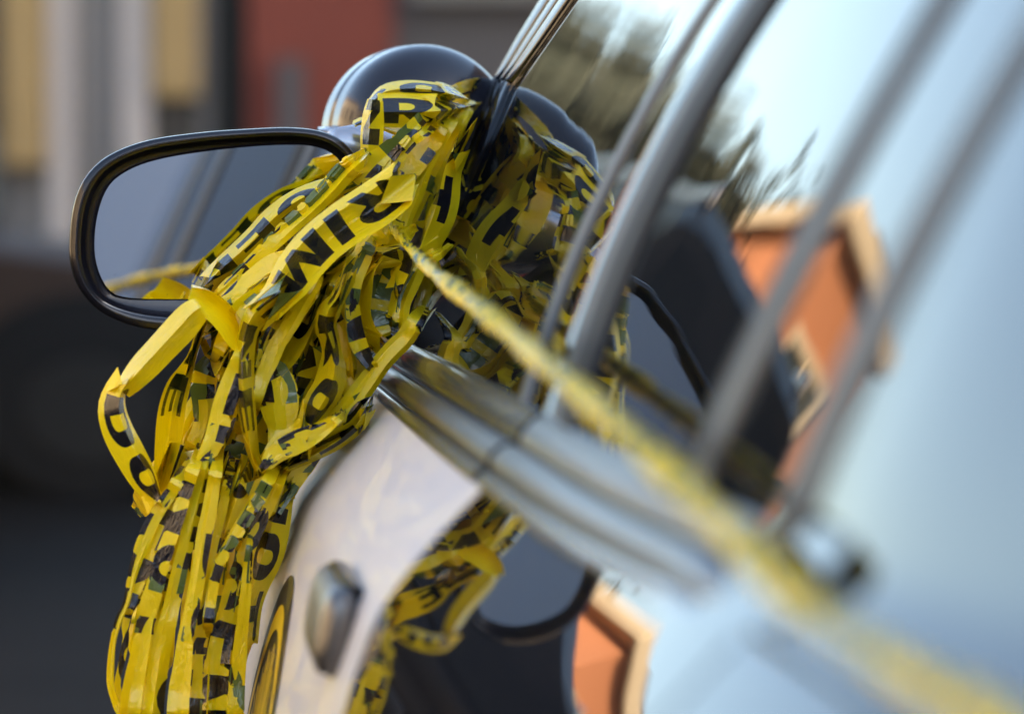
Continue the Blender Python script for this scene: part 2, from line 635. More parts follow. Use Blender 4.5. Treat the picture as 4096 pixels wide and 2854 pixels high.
def closed(pts, n=96):
    pts = np.array(pts, float); m = len(pts); out = []
    for i in range(m):
        p0, p1, p2, p3 = pts[i - 1], pts[i], pts[(i + 1) % m], pts[(i + 2) % m]
        for t in np.linspace(0, 1, 12, endpoint=False):
            out.append(.5 * (2*p1 + (p2-p0)*t + (2*p0-5*p1+4*p2-p3)*t*t + (3*p1-p0-3*p2+p3)*t**3))
    out = np.array(out)
    d = np.r_[0, np.cumsum(np.linalg.norm(np.roll(out, -1, 0) - out, axis=1))]
    out = np.vstack([out, out[:1]])
    s = np.linspace(0, d[-1], n, endpoint=False)
    return np.stack([np.interp(s, d, out[:, j]) for j in (0, 1)], 1)


outer = closed([(157, 540), (166, 460), (192, 398), (243, 350), (330, 316), (450, 298), (560, 290), (650, 287), (722, 296), (772, 322), (812, 375),
                (832, 450), (834, 560), (815, 650), (770, 705), (690, 735), (560, 746), (430, 745), (340, 738), (275, 722), (218, 692), (178, 645), (160, 595)]) * V
glass = closed([(212, 560), (218, 485), (242, 420), (284, 384), (350, 359), (450, 341), (560, 329), (640, 325), (702, 328), (748, 347), (778, 388),
                (788, 450), (784, 550), (766, 628), (715, 664), (600, 670), (480, 670), (360, 670), (290, 667), (250, 655), (224, 615)]) * V
cen = outer.mean(0)
# align starts
k0 = np.argmin(np.linalg.norm(glass - outer[0], axis=1)); glass = np.roll(glass, -k0, 0)


def loop(A, o):
    return [on_plane(x, y, o) for x, y in A]


def lerp(A, B, t): return A + (B - A) * t


def ring_mesh(name, loops, mat, cap_first=False, cap_last=False, parent=None):
    n = len(loops[0]); v = [p for l in loops for p in l]; f = []
    for i in range(len(loops) - 1):
        for j in range(n):
            k = (j + 1) % n
            f.append((i*n+j, i*n+k, (i+1)*n+k, (i+1)*n+j))
    if cap_first: f.append(tuple(range(n))[::-1])
    if cap_last: f.append(tuple(range((len(loops)-1)*n, len(loops)*n)))
    return mk(name, v, f, mat, parent or mirror_part)


# housing shell: begins just outside the rim and closes in a dome towards the front of the car
hl = []
for sc, o in ((.985, .012), (.997, .011), (1.003, .006), (1.006, -.004), (1.004, -.02), (.99, -.04), (.95, -.06), (.86, -.08), (.70, -.096), (.45, -.106), (.15, -.11)):
    hl.append(loop(cen + (outer - cen) * sc, o))
mirror_part = None
n = len(hl[0]); v = [p for l in hl for p in l]; f = []
for i in range(len(hl) - 1):
    for j in range(n):
        k = (j + 1) % n
        f.append((i*n+j, i*n+k, (i+1)*n+k, (i+1)*n+j))
f.append(tuple(range((len(hl)-1)*n, len(hl)*n)))
mirror_part = mk('side_mirror', v, f, M['black_gloss'], car)
mirror_part['label'] = 'black side mirror with rounded glass'
gl = []
ring = [(0.0, .012), (.10, .0135), (.22, .014), (.33, .012), (.42, .006), (.52, .002), (.66, -.001), (.82, -.002), (1.03, -.003)]
gl = [loop(lerp(cen + (outer - cen) * .985, glass, t), o + .0) for t, o in ring]
ring_mesh('mirror_bezel', gl, M['black_satin'])
gv = [on_plane(x, y, 0.0) for x, y in glass]
# slightly convex glass
rr = [loop(cen + (glass - cen) * s, 0.0) for s in (1.0, .8, .6, .4, .2, .05)]
ring_mesh('mirror_glass', rr, M['mirror'], cap_last=True)
# arm from the housing to the door corner
pa = [P(1330, 560, 3.02), P(1450, 590, 3.04), P(1560, 680, 3.06), P(1680, 850, 3.08), P(1760, 1000, 3.10)]
arm_mat = pmat('arm_silver', (0.45, 0.46, 0.5), 0.25, metal=0.7, coat=0.5, var=.06, scale=8)
mb = MB(); mb.tube(pa, [.010, .022, .03, .034, .03], 20)
mb.build('mirror_arm', arm_mat, mirror_part, True)

# --- pillar spotlight behind the mirror
sc_ = P(1695, 548, 3.17)
R = 370 * 3.17 / FPX
axis = np.array([.28, -1, .10]); axis /= np.linalg.norm(axis)
q = Vector(axis).to_track_quat('Z', 'Y')
prof = [(0.0, .080), (.18, .079), (.38, .075), (.58, .066), (.75, .054), (.88, .038), (.96, .020), (1.0, .0), (1.005, -.012), (1.02, -.016), (1.02, -.034), (1.0, -.036), (.94, -.036)]
# finer by spline
pf = []
rs = [p[0] for p in prof]; hs = [p[1] for p in prof]
tt = np.linspace(0, len(prof) - 1, 70)
rows = []
for t in tt:
    r_ = np.interp(t, range(len(prof)), rs) * R
    h_ = np.interp(t, range(len(prof)), hs) * 1.06
    if t <= 7:   # true ellipse for the bowl
        s = t / 7 * math.pi / 2
        r_ = R * math.sin(s); h_ = .062 * math.cos(s)
    rows.append([np.array(Vector(sc_) + q @ Vector((r_ * math.cos(a), r_ * math.sin(a), h_))) for a in np.linspace(0, 2 * math.pi, 65)])
v, f = grid(rows)
M['spot_black'] = pmat('spot_black', (0.012, 0.012, 0.020), 0.2, coat=0.25, spec=.4, var=.25, scale=12, rvar=.06)
spot = mk('spotlight', v, f, M['spot_black'], car)
spot['label'] = 'round black spotlight housing behind the mirror'
mb = MB()
mb.cyl(np.array(sc_) - axis * .037, axis, R * .93, .004, 48)
mb.build('spotlight_lens', M['chrome'], spot)
mb = MB()
mb.tube([np.array(sc_) + np.array([-.01, -.02, -.06]), P(1560, 760, 3.13), P(1660, 900, 3.12), P(1790, 980, 3.12)], [.022, .020, .02, .02], 16)
mb.build('spotlight_stem', arm_mat, spot, True)
# cast bracket: pale metal collar between mirror and lamp
rows = []
for t, (cx, cy, hw, hh, yy) in enumerate([(1270, 520, 8, 10, 3.16), (1330, 528, 70, 26, 3.16), (1400, 545, 110, 60, 3.17), (1470, 580, 130, 95, 3.18), (1560, 640, 150, 120, 3.19)]):
    rows.append([P(cx + 0.35 * hh * math.cos(a), cy + hh * math.sin(a), yy - .03 * math.cos(a * 1.0)) for a in np.linspace(0, 2 * math.pi, 25)])
v, f = grid(rows)
mk('spotlight_bracket', v, f, arm_mat, spot)

# --- front door handle
def handle():
    def sup(cx, cy, hw, hh, tilt, n=64, e=2.9):
        out = []
        for a in np.linspace(0, 2 * math.pi, n, endpoint=False):
            x = hw * math.copysign(abs(math.cos(a)) ** (2 / e), math.cos(a)); y = hh * math.copysign(abs(math.sin(a)) ** (2 / e), math.sin(a))
            out.append((cx + x * math.cos(tilt) - y * math.sin(tilt), cy + x * math.sin(tilt) + y * math.cos(tilt)))
        return np.array(out)
    pr2 = sup(1342, 2530, 74, 180, .20)
    rows = []
    for sc, dy in ((.02, -.006), (.3, -.0058), (.55, -.005), (.75, -.0035), (.88, -.001), (.96, .003), (1.0, .010), (1.0, .03), (1.0, .08), (.97, .125), (.85, .14), (.5, .146)):
        c = pr2.mean(0)
        rows.append([P(*(c + (p - c) * sc), 2.20) + np.array([0, dy, 0]) for p in np.vstack([pr2, pr2[:1]])])
    v, f = grid(rows)
    h = mk('door_handle', v, f, M['handle_grey'], front_door)
    h['label'] = 'grey metal door handle'
    b = sup(1366, 2535, 84, 194, .20)
    rows = []
    for sc, dy in ((.98, .012), (1.0, .02), (1.0, .13), (.9, .135)):
        c = b.mean(0)
        rows.append([P(*(c + (p - c) * sc), 2.20) + np.array([0.002, dy, 0]) for p in np.vstack([b, b[:1]])])
    v, f = grid(rows)
    mk('handle_recess', v, f + [tuple(range(64))], M['black_satin'], front_door)


handle()

# --- round door emblem (rings and rays; flat print following the door skin)
def emblem():
    cy, cz, R0 = 2.735, -.512, .182
    def ringpts(r, n=72): return [(r * math.cos(a), r * math.sin(a)) for a in np.linspace(0, 2 * math.pi, n, endpoint=False)]
    def surf(p, o): return bp_(cy + p[0], cz + p[1] - zof(cy), o)
    yel = pmat('emblem_gold', (0.85, 0.60, 0.02), .35, coat=.2, var=.1, scale=20)
    drk = pmat('emblem_dark', (0.022, 0.020, 0.030), .35, coat=.5, var=.2, scale=20)
    blu = pmat('emblem_blue', (0.03, 0.03, 0.16), .35, coat=.5, var=.2, scale=20)
    def disc(name, r0, r1, o, m, par):
        rows = [[surf(p, o) for p in ringpts(r) + ringpts(r)[:1]] for r in np.linspace(max(r0, .001), r1, 10)]
        v, f = grid(rows); return mk(name, v, f, m, par)
    e = disc('door_emblem', 0, R0, .0006, drk, front_door)
    e['label'] = 'round dark and gold emblem'
    return e, surf, yel, blu, disc


em, esurf, gold, blue, edisc = emblem()
mb = MB()
def egrid(poly_rows, o):
    v, f = grid([[esurf(p, o) for p in r] for r in poly_rows]); mb.add(v, f)
for r0, r1 in ((.142, .160),):
    egrid([[(r * math.cos(a), r * math.sin(a)) for a in np.linspace(0, 2 * math.pi, 97)] for r in (r0, (r0 + r1) / 2, r1)], .0012)
# rays and star points in gold
er = random.Random(3)
for i in range(84):
    a = 2 * math.pi * i / 56 + er.uniform(-.02, .02)
    r0 = er.uniform(.055, .075); r1 = er.uniform(.105, .136); wd = er.uniform(.0014, .0042)
    ca, sa = math.cos(a), math.sin(a)
    egrid([[(r * ca - wd * s * sa, r * sa + wd * s * ca) for s in (-1, 1)] for r in np.linspace(r0, r1, 5)], .0012)
for i in range(7):
    a = 2 * math.pi * i / 7 + math.pi / 2
    b0, b1 = a - math.pi / 7, a + math.pi / 7
    egrid([[(.018 * math.cos(b0), .018 * math.sin(b0)), (.022 * math.cos(b1), .022 * math.sin(b1))], [(.052 * math.cos(a) * .98, .052 * math.sin(a)), (.052 * math.cos(a), .052 * math.sin(a) * .99)]], .0014)
mb.build('emblem_gold_print', gold, em, True)
edisc('emblem_centre', 0, .017, .0016, blue, em)


# ------------------------------------------------------------------ barrier tape: flat printed pattern cut into the film
def glyphs():
    w_, s = .60, .205
    def arc(cx, cy, rx, ry, a0, a1, n=9):
        return [(cx + rx * math.cos(math.radians(a)), cy + ry * math.sin(math.radians(a))) for a in np.linspace(a0, a1, n)]
    g = {}
    rect = lambda x0, y0, x1, y1: [(x0, y0), (x1, y0), (x1, y1), (x0, y1)]
    g['I'] = (s, [rect(0, 0, s, 1)])
    g['E'] = (.52, [[(0, 0), (.52, 0), (.52, .18), (s, .18), (s, .41), (.48, .41), (.48, .59), (s, .59), (s, .82), (.52, .82), (.52, 1), (0, 1)]])
    g['T'] = (.58, [[(.29 - s/2, 0), (.29 + s/2, 0), (.29 + s/2, .82), (.58, .82), (.58, 1), (0, 1), (0, .82), (.29 - s/2, .82)]])
    g['N'] = (.64, [[(0, 0), (s, 0), (s, .60), (.64 - s, 0), (.64, 0), (.64, 1), (.64 - s, 1), (.64 - s, .42), (s, 1), (0, 1)]])
    g['M'] = (.80, [[(0, 0), (.19, 0), (.19, .66), (.33, .0), (.47, 0), (.61, .66), (.61, 0), (.80, 0), (.80, 1), (.53, 1), (.40, .42), (.27, 1), (0, 1)]])
    g['O'] = (w_, [arc(.3, .68, .3, .32, 0, 180, 11) + arc(.3, .32, .3, .32, 180, 360, 11),
                   arc(.3, .68, .3 - s, .15, 0, 180, 9) + arc(.3, .32, .3 - s, .15, 180, 360, 9)])
    g['D'] = (w_, [[(0, 0)] + arc(.27, .33, .33, .33, -90, 0) + arc(.27, .67, .33, .33, 0, 90) + [(0, 1)],
                   [(s, .18)] + arc(.27, .32, .13, .14, -90, 0, 6) + arc(.27, .68, .13, .14, 0, 90, 6) + [(s, .82)]])
    g['C'] = (w_, [arc(.3, .66, .3, .34, 0, 180, 11) + arc(.3, .34, .3, .34, 180, 360, 11) + [(.6, .38), (.6 - s, .38)] +
                   arc(.3, .33, .3 - s, .15, 0, -180, 9) + arc(.3, .67, .3 - s, .15, 180, 0, 9) + [(.6 - s, .62), (.6, .62)]])
    g['R'] = (.64, [[(0, 0), (s, 0), (s, .38), (.26, .38), (.42, 0), (.65, 0), (.46, .43)] + arc(.34, .71, .27, .29, -58, 90, 9) + [(0, 1)],
                    [(s, .56)] + arc(.31, .69, .10, .13, -90, 90, 7) + [(s, .82)]])
    # S from an offset centre line
    cl = arc(.3, .73, .2, .175, 15, 270, 14) + arc(.3, .29, .2, .195, 88, -165, 14)
    cl = np.array(cl); t = np.gradient(cl, axis=0); t /= np.linalg.norm(t, axis=1)[:, None]
    nn = np.stack([-t[:, 1], t[:, 0]], 1) * .098
    g['S'] = (w_, [[tuple(p) for p in (cl + nn)] + [tuple(p) for p in (cl - nn)[::-1]]])
    return g


HW = .038           # half width of the 76 mm tape
TEXT = 'CRIME SCENE  DO NOT CROSS     '
def tape_pattern():
    g = glyphs(); H = .055; HX = .062; x = .008; polys = []
    for ch in TEXT:
        if ch == ' ':
            x += .052; continue
        wd, ps = g[ch]
        for p in ps:
            polys.append([(x + a * HX, -.0275 + b * H) for a, b in p])
        x += wd * HX + .0085
    period = x
    du = .0045; nu = int(round(period / du)); du = period / nu; nv = 18
    pts = []; edges = []
    for i in range(nu + 1):
        for j in range(nv + 1):
            pts.append((i * du, -HW + 2 * HW * j / nv))
    for i in range(nu):
        edges.append((i * (nv + 1), (i + 1) * (nv + 1))); edges.append((i * (nv + 1) + nv, (i + 1) * (nv + 1) + nv))
    for p in polys:
        k = len(pts)
        # subdivide long edges so that letters bend with the film
        q = []
        for a, b in zip(p, p[1:] + p[:1]):
            d = math.hypot(b[0] - a[0], b[1] - a[1]); m = max(1, int(d / .005))
            for t in range(m): q.append((a[0] + (b[0] - a[0]) * t / m, a[1] + (b[1] - a[1]) * t / m))
        pts += q
        edges += [(k + i, k + (i + 1) % len(q)) for i in range(len(q))]
    res = delaunay_2d_cdt([Vector(p) for p in pts], edges, [], 0, 1e-5)
    v = np.array([(p.x, p.y) for p in res[0]]); f = np.array([tuple(t) for t in res[2]])
    c = v[f].mean(1)
    inside = np.zeros(len(c), bool)
    for p in polys:
        p = np.array(p); x0, y0 = p[:, 0], p[:, 1]; x1, y1 = np.roll(x0, -1), np.roll(y0, -1)
        m = (c[:, 0] > x0.min()) & (c[:, 0] < x0.max())
        cc = c[m]
        cr = ((y0[None] > cc[:, 1:2]) != (y1[None] > cc[:, 1:2])) & (cc[:, 0:1] < (x1 - x0)[None] * (cc[:, 1:2] - y0[None]) / np.where(y1 == y0, 1e-12, y1 - y0)[None] + x0[None])
        inside[m] ^= (cr.sum(1) % 2 == 1)
    # ccw
    a = v[f]; area = (a[:, 1, 0]-a[:, 0, 0])*(a[:, 2, 1]-a[:, 0, 1]) - (a[:, 2, 0]-a[:, 0, 0])*(a[:, 1, 1]-a[:, 0, 1])
    f[area < 0] = f[area < 0][:, ::-1]
    keep = np.abs(area) > 1e-11
    return v, f[keep], inside[keep].astype(int), period


TV, TF, TI, TPER = tape_pattern()
TC = TV[TF].mean(1)[:, 0]
CR = {'2': (1200, 200, .5626), '3': (300, 1000, .5626), '4': (300, 1900, .5963), '1': (200, 100, .5626), '5': (1100, 1300, .5626), '7': (2000, 900, .6563), 'F': (0, 0, 1.0)}


def catmull(pts, n=160):
    pts = np.array(pts, float)
    p = np.vstack([2 * pts[0] - pts[1], pts, 2 * pts[-1] - pts[-2]])
    out = []
    m = len(pts) - 1
    for t in np.linspace(0, m - 1e-6, n):
        i = int(t); u = t - i
        p0, p1, p2, p3 = p[i], p[i+1], p[i+2], p[i+3]
        out.append(.5 * (2*p1 + (p2-p0)*u + (2*p0-5*p1+4*p2-p3)*u*u + (3*p1-p0-3*p2+p3)*u**3))
    return np.array(out)


def pattern_range(u0, u1):
    V_, F_, I_ = [], [], []
    k = math.floor(u0 / TPER); base = 0
    while k * TPER < u1:
        c = TC + k * TPER
        m = (c >= u0) & (c <= u1)
        f = TF[m]
        if len(f):
            ids, inv = np.unique(f, return_inverse=True)
            V_.append(TV[ids] + np.array([k * TPER, 0])); F_.append(inv.reshape(-1, 3) + base); I_.append(TI[m]); base += len(ids)
        k += 1
    return np.vstack(V_), np.vstack(F_), np.concatenate(I_)


def emit_tape(name, pos, F_, I_, uv, parent):
    me = bpy.data.meshes.new(name)
    me.vertices.add(len(pos)); me.vertices.foreach_set('co', pos.astype(np.float32).ravel())
    me.loops.add(len(F_) * 3); me.loops.foreach_set('vertex_index', F_.astype(np.int32).ravel())
    me.polygons.add(len(F_))
    me.polygons.foreach_set('loop_start', np.arange(0, len(F_) * 3, 3, dtype=np.int32))
    me.polygons.foreach_set('loop_total', np.full(len(F_), 3, dtype=np.int32))
    for m in TAPE: me.materials.append(m)
    me.polygons.foreach_set('material_index', I_.astype(np.int32))
    me.polygons.foreach_set('use_smooth', np.ones(len(F_), bool))
    at = me.attributes.new('tapeuv', 'FLOAT_VECTOR', 'POINT')
    at.data.foreach_set('vector', np.c_[uv, np.zeros(len(uv))].astype(np.float32).ravel())
    me.update(); me.validate(); me.set_sharp_from_angle(angle=math.radians(34))
    o = bpy.data.objects.new(name, me); COL.objects.link(o)
    if parent is not None: attach(o, parent)
    return o


NTAPE = [0]
def strand(crop, pts, Y=2.86, side=1, u0=None, rev=False, nf=None, roll=0.0, crump=1.0, amp=1.0, seed=None, parent=None, name='tape_strand', fold=1.0, accordion=False, tuck=True, clean=None, front_at=None):
    """one length of tape. pts: (x, y, visible width[, cm towards the camera]) in a zoom window of the photograph, laid out at distance Y"""
    NTAPE[0] += 1
    if clean is None: clean = crop == '4'
    if clean: crump *= .6; amp *= .7
    rg = np.random.default_rng(1000 + (seed if seed is not None else NTAPE[0]))
    ox, oy, sc = CR[crop]
    C = []; W = []
    pts = [tuple(p) + ((0,) if len(p) == 3 else ()) for p in pts]
    if tuck:      # both ends run on, pinched, into the depth of the bundle
        (xa, ya, wa, da), (xb, yb, wb, db) = pts[0], pts[1]
        e = 110 / math.hypot(xa - xb, ya - yb) * (1.5 if crop == '4' else 1.0)
        pts = [(xa + (xa - xb) * e, ya + (ya - yb) * e, wa * .55, da - 6.5)] + pts
        (xa, ya, wa, da), (xb, yb, wb, db) = pts[-1], pts[-2]
        e = 90 / math.hypot(xa - xb, ya - yb)
        pts = pts + [(xa + (xa - xb) * e, ya + (ya - yb) * e, wa * .55, da - 6.0)]
    for p in pts:
        yy = Y - (p[3] / 100.0 if len(p) > 3 else 0)
        C.append(P(ox + p[0] * sc, oy + p[1] * sc, yy)); W.append(p[2] * sc * yy / FPX)
    CW = catmull(np.c_[np.array(C), np.array(W)], 40 * len(C))
    if rev: CW = CW[::-1]
    C = CW[:, :3]; W = np.maximum(CW[:, 3], .004)
    s = np.r_[0, np.cumsum(np.linalg.norm(np.diff(C, axis=0), axis=1))]
    L = s[-1]
    # light smoothing of the frame
    T = np.gradient(C, axis=0); T /= np.linalg.norm(T, axis=1)[:, None]
    E = CAM[None] - C; E /= np.linalg.norm(E, axis=1)[:, None]
    Lr = np.cross(E, T); Lr /= np.linalg.norm(Lr, axis=1)[:, None]
    Nc = np.cross(T, Lr)
    ra = roll + 0.34 * np.sin(s / .085 * rg.uniform(.6, 1.4) + rg.uniform(0, 6.28)) * amp
    Lr, Nc = Lr * np.cos(ra)[:, None] + Nc * np.sin(ra)[:, None], Nc * np.cos(ra)[:, None] - Lr * np.sin(ra)[:, None]
    if u0 is None: u0 = rg.uniform(0, TPER)
    v, F_, I_ = pattern_range(u0, u0 + L)
    u = v[:, 0] - u0; t = (v[:, 1] + HW) / (2 * HW)
    gi = lambda A: np.stack([np.interp(u, s, A[:, j]) for j in range(A.shape[1])], 1) if A.ndim == 2 else np.interp(u, s, A)
    c, l, nn, ww = gi(C), gi(Lr), gi(Nc), gi(W)
    ww = ww * (1 + .16 * np.sin(u / rg.uniform(.03, .07) + rg.uniform(0, 6)) * amp)
    rho = np.clip(ww / (2 * HW), .08, .97)
    if nf is None:
        nf = 1 if rho.mean() > .72 else (2 if rho.mean() > .5 else (3 if rho.mean() > .3 else 4))
    # fold lines
    br = np.linspace(0, 1, nf + 1)
    br[1:-1] += rg.uniform(-.35, .35, nf - 1) / nf
    sg = rg.choice([-1, 1])
    phi0 = np.arccos(rho)
    if nf == 1:
        # shallow gutter with softly curved edges
        a = (t - .5) * ww; k = np.arccos(np.clip(rho, .3, 1)) * .5
        b = -np.abs(t - .5) * 2 * HW * np.sin(k) * fold * .8
    elif rho.mean() < .62 and not accordion and (clean or rg.random() < .62):
        # folded lengthwise into a flat strip: layers lie behind each other, only some faces show
        nl = max(2, int(round(1 / max(rho.mean(), .17))))
        front = int(rg.choice([0, nl - 1, nl // 2, rg.integers(0, nl)], p=[.28, .28, .24, .20]))
        if front_at is not None: front = int(np.clip(round(front_at * (nl - 1)), 0, nl - 1))
        elif clean: front = int(rg.integers(0, nl))
        wk = rg.uniform(.66, .96, nl); wk[front] = 1.0
        dep = np.abs(np.arange(nl) - front) * rg.uniform(.0005, .0012) + rg.uniform(0, .0006, nl); dep[front] = 0
        sft = rg.uniform(-.14, .14, nl); sft[front] = 0
        if clean:
            wk *= .8; wk[front] = 1.0; sft *= .3
        elif rg.random() < .4: sft[(front + 1) % nl] = rg.choice([-.55, .55])
        kn = np.sort(rg.uniform(.12, .88, 2)); hk = rg.normal(0, .19, 4)
        tot = wk.sum()
        edge = np.r_[0, np.cumsum(wk)] / tot
        a = np.zeros_like(u); b = np.zeros_like(u); wl = rg.uniform(.025, .06); ph = rg.uniform(0, 6)
        dirs = 1 if front % 2 == 0 else -1
        for k in range(nl):
            dr = dirs * (1 if k % 2 == 0 else -1)
            e0 = edge[k] + (.05 / nl * np.sin(u / rg.uniform(.03, .07) + rg.uniform(0, 6)) if k else 0)
            e1 = edge[k + 1]
            q = (t - e0) / np.maximum(e1 - e0, 1e-3)
            m = (t >= edge[k] - 1e-9) & (t <= edge[k + 1] + 1e-9)
            q = np.clip(q, 0, 1)
            # every face is a little arched, the gap opens and closes along the length
            op = 1 + .8 * np.sin(u / .05 + k)
            ak = dr * (q - .5) * ww * wk[k] + sft[k] * ww * np.sin(u / rg.uniform(.05, .12) + k)
            bk = -dep[k] * op + np.interp(q, [0, kn[0], kn[1], 1], hk) * ww * (.35 + .65 * np.cos(u / wl + ph)) * (1 if k == front else .5)
            a[m] = ak[m]; b[m] = bk[m]
    else:
        cs = rg.uniform(.75, 1.12, nf) * fold
        drift = [.06 * np.sin(u / rg.uniform(.03, .08) + rg.uniform(0, 6.28)) / nf for _ in range(nf + 1)]
        B = [np.zeros_like(u) + br[k] + (drift[k] if 0 < k < nf else 0) for k in range(nf + 1)]
        a = np.zeros_like(u); b = np.zeros_like(u); A_ = [np.zeros_like(u)]; Bb = [np.zeros_like(u)]
        acc_a = np.zeros_like(u); acc_b = np.zeros_like(u)
        for k in range(nf):
            ph = np.clip(phi0 * cs[k], 0, 2.0) * (sg if k % 2 else -sg)
            seg = np.clip(t - B[k], 0, B[k + 1] - B[k]) * 2 * HW
            a += seg * np.cos(ph); b += seg * np.sin(ph)
            acc_a = acc_a + (B[k + 1] - B[k]) * 2 * HW * np.cos(ph); acc_b = acc_b + (B[k + 1] - B[k]) * 2 * HW * np.sin(ph)
            A_.append(acc_a); Bb.append(acc_b)
        A_ = np.array(A_); Bb = np.array(Bb)
        lo, hi = A_.min(0), A_.max(0)
        a = (a - (lo + hi) / 2) * np.clip(ww / np.maximum(hi - lo, 1e-4), .3, 2.2)
        b = (b - Bb.max(0)) * .95
    # crumple: random straight creases
    d = np.zeros_like(u)
    nk = int(L / .022 * crump) + 1
    for _ in range(nk):
        uc = rg.uniform(0, L); vc = rg.uniform(-HW, HW); an = rg.normal(0, .9)
        lam = rg.uniform(.006, .022); A = rg.normal(0, .0015) * crump * min(1.6, lam / .01)
        dist = (u - uc) * math.cos(an) + (v[:, 1] - vc) * math.sin(an)
        al = -(u - uc) * math.sin(an) + (v[:, 1] - vc) * math.cos(an)
        d += A * np.clip(1 - np.abs(dist) / lam, 0, 1) * np.clip(1.4 - np.abs(al) / .03, 0, 1)
    # edge flutter
    ef = .0012 * np.sin(u / rg.uniform(.008, .02) + rg.uniform(0, 6)) * np.clip(np.abs(t - .5) * 2 - .6, 0, 1) * 2.5 * crump
    pos = c + l * (side * a)[:, None] + nn * (b + d + ef)[:, None]
    return emit_tape(name, pos, F_, I_, v, bundle if parent is None else parent)


bundle = thing('barrier_tape_bundle', 'tangled bundle of yellow and black barrier tape hanging over the side mirror', 'barrier tape', tuple(P(900, 2800, 2.85)))

# --- top, over the mirror arm and the lamp bracket
strand('2', [(505, 380, 60), (600, 300, 100), (750, 275, 110), (900, 280, 100), (1060, 310, 100), (1200, 350, 90, -4)], 2.975, 1, nf=1, u0=1.0, tuck=False, amp=.2, crump=.6)
strand('2', [(560, 440, 235), (700, 440, 245), (860, 440, 240), (1020, 430, 220), (1200, 400, 180, -6), (1300, 370, 120, -14)], 2.96, 1, u0=.05, nf=1, crump=.6, amp=.3, tuck=False)
strand('2', [(515, 350, 120), (500, 450, 160), (492, 580, 178), (485, 700, 165), (470, 790, 110)], 2.94, 1, u0=.41, nf=1, crump=.5, amp=.4, tuck=False)
strand('2', [(400, 560, 40), (470, 540, 60), (640, 600, 90), (760, 640, 80)], 2.98, 1, tuck=False)
strand('2', [(1400, 300, 110, -30), (1330, 255, 105, -26), (1200, 250, 105, -16), (1060, 315, 105, -9), (900, 455, 105, -4), (760, 595, 120), (630, 730, 185), (510, 850, 235), (400, 985, 235), (300, 1110, 200), (190, 1230, 160), (80, 1370, 130), (-40, 1540, 110)], 2.93, -1, u0=-.06, rev=True, crump=.5, amp=.3, clean=True, front_at=.5, tuck=False)
strand('2', [(1330, 300, 70, -28), (1180, 360, 85, -17), (1020, 465, 85, -8), (890, 590, 80), (800, 660, 75), (700, 780, 80), (620, 900, 60)], 2.935, 1, u0=1.15, clean=True, front_at=0)
strand('2', [(1260, 390, 130, -18), (1120, 440, 150, -9), (1000, 520, 170), (940, 620, 200), (870, 720, 210), (800, 830, 180), (750, 930, 120), (710, 1040, 60), (690, 1150, 50)], 2.985, 1, u0=.46, nf=2)
strand('2', [(1250, 420, 40, -20), (1160, 540, 70, -12), (1085, 680, 95), (1025, 800, 150), (985, 920, 190), (955, 1050, 230), (920, 1160, 250), (885, 1260, 230), (855, 1350, 190), (830, 1440, 120)], 2.905, 1, u0=.53, nf=2, crump=.5, accordion=True)
strand('2', [(1060, 500, 120), (950, 680, 120), (870, 860, 110), (810, 1030, 120), (750, 1180, 110), (720, 1300, 90)], 2.99, -1, nf=3)
strand('2', [(1180, 470, 120), (1080, 640, 130), (1000, 800, 130), (900, 980, 120), (820, 1150, 110), (760, 1300, 100)], 3.01, -1, nf=3)
strand('2', [(1120, 520, 110), (1100, 700, 130), (1060, 900, 140), (1040, 1100, 150), (1000, 1300, 140), (960, 1500, 130)], 3.02, 1, nf=3)
strand('2', [(720, 760, 70), (740, 900, 90), (730, 1050, 90), (700, 1200, 90)], 3.0, -1, nf=2)
strand('2', [(1150, 900, 90), (1090, 1080, 110), (1080, 1200, 110), (1130, 1350, 120), (1180, 1500, 120)], 3.0, 1, nf=3)
strand('2', [(1060, 1160, 70), (1150, 1200, 90), (1230, 1290, 90), (1290, 1360, 70)], 2.97, -1, nf=2)
# --- the wide lettered length and the long loop it turns into
strand('2', [(720, 960, 260), (665, 1005, 310), (520, 1110, 325), (340, 1225, 320), (170, 1355, 320), (40, 1490, 320), (-70, 1640, 300), (-160, 1760, 240), (-230, 1850, 200)], 2.80, 1, u0=-.02, nf=3, crump=.6, amp=.15, fold=.75, accordion=True)
strand('3', [(1500, 300, 230), (1420, 370, 200), (1320, 450, 190), (1255, 580, 150), (1230, 750, 150), (1232, 900, 150), (1242, 1050, 145), (1262, 1200, 130), (1285, 1350, 110), (1312, 1480, 90), (1350, 1570, 50)], 2.785, 1, u0=.30, nf=2, crump=.8, amp=.3, accordion=True)
strand('3', [(1335, 1560, 50), (1390, 1480, 110), (1470, 1420, 135), (1570, 1370, 150), (1680, 1315, 130), (1790, 1250, 90), (1880, 1180, 60)], 2.79, 1, nf=3)
strand('3', [(1350, 1480, 60), (1450, 1350, 90), (1550, 1300, 100), (1650, 1200, 100)], 2.81, 1, nf=3)
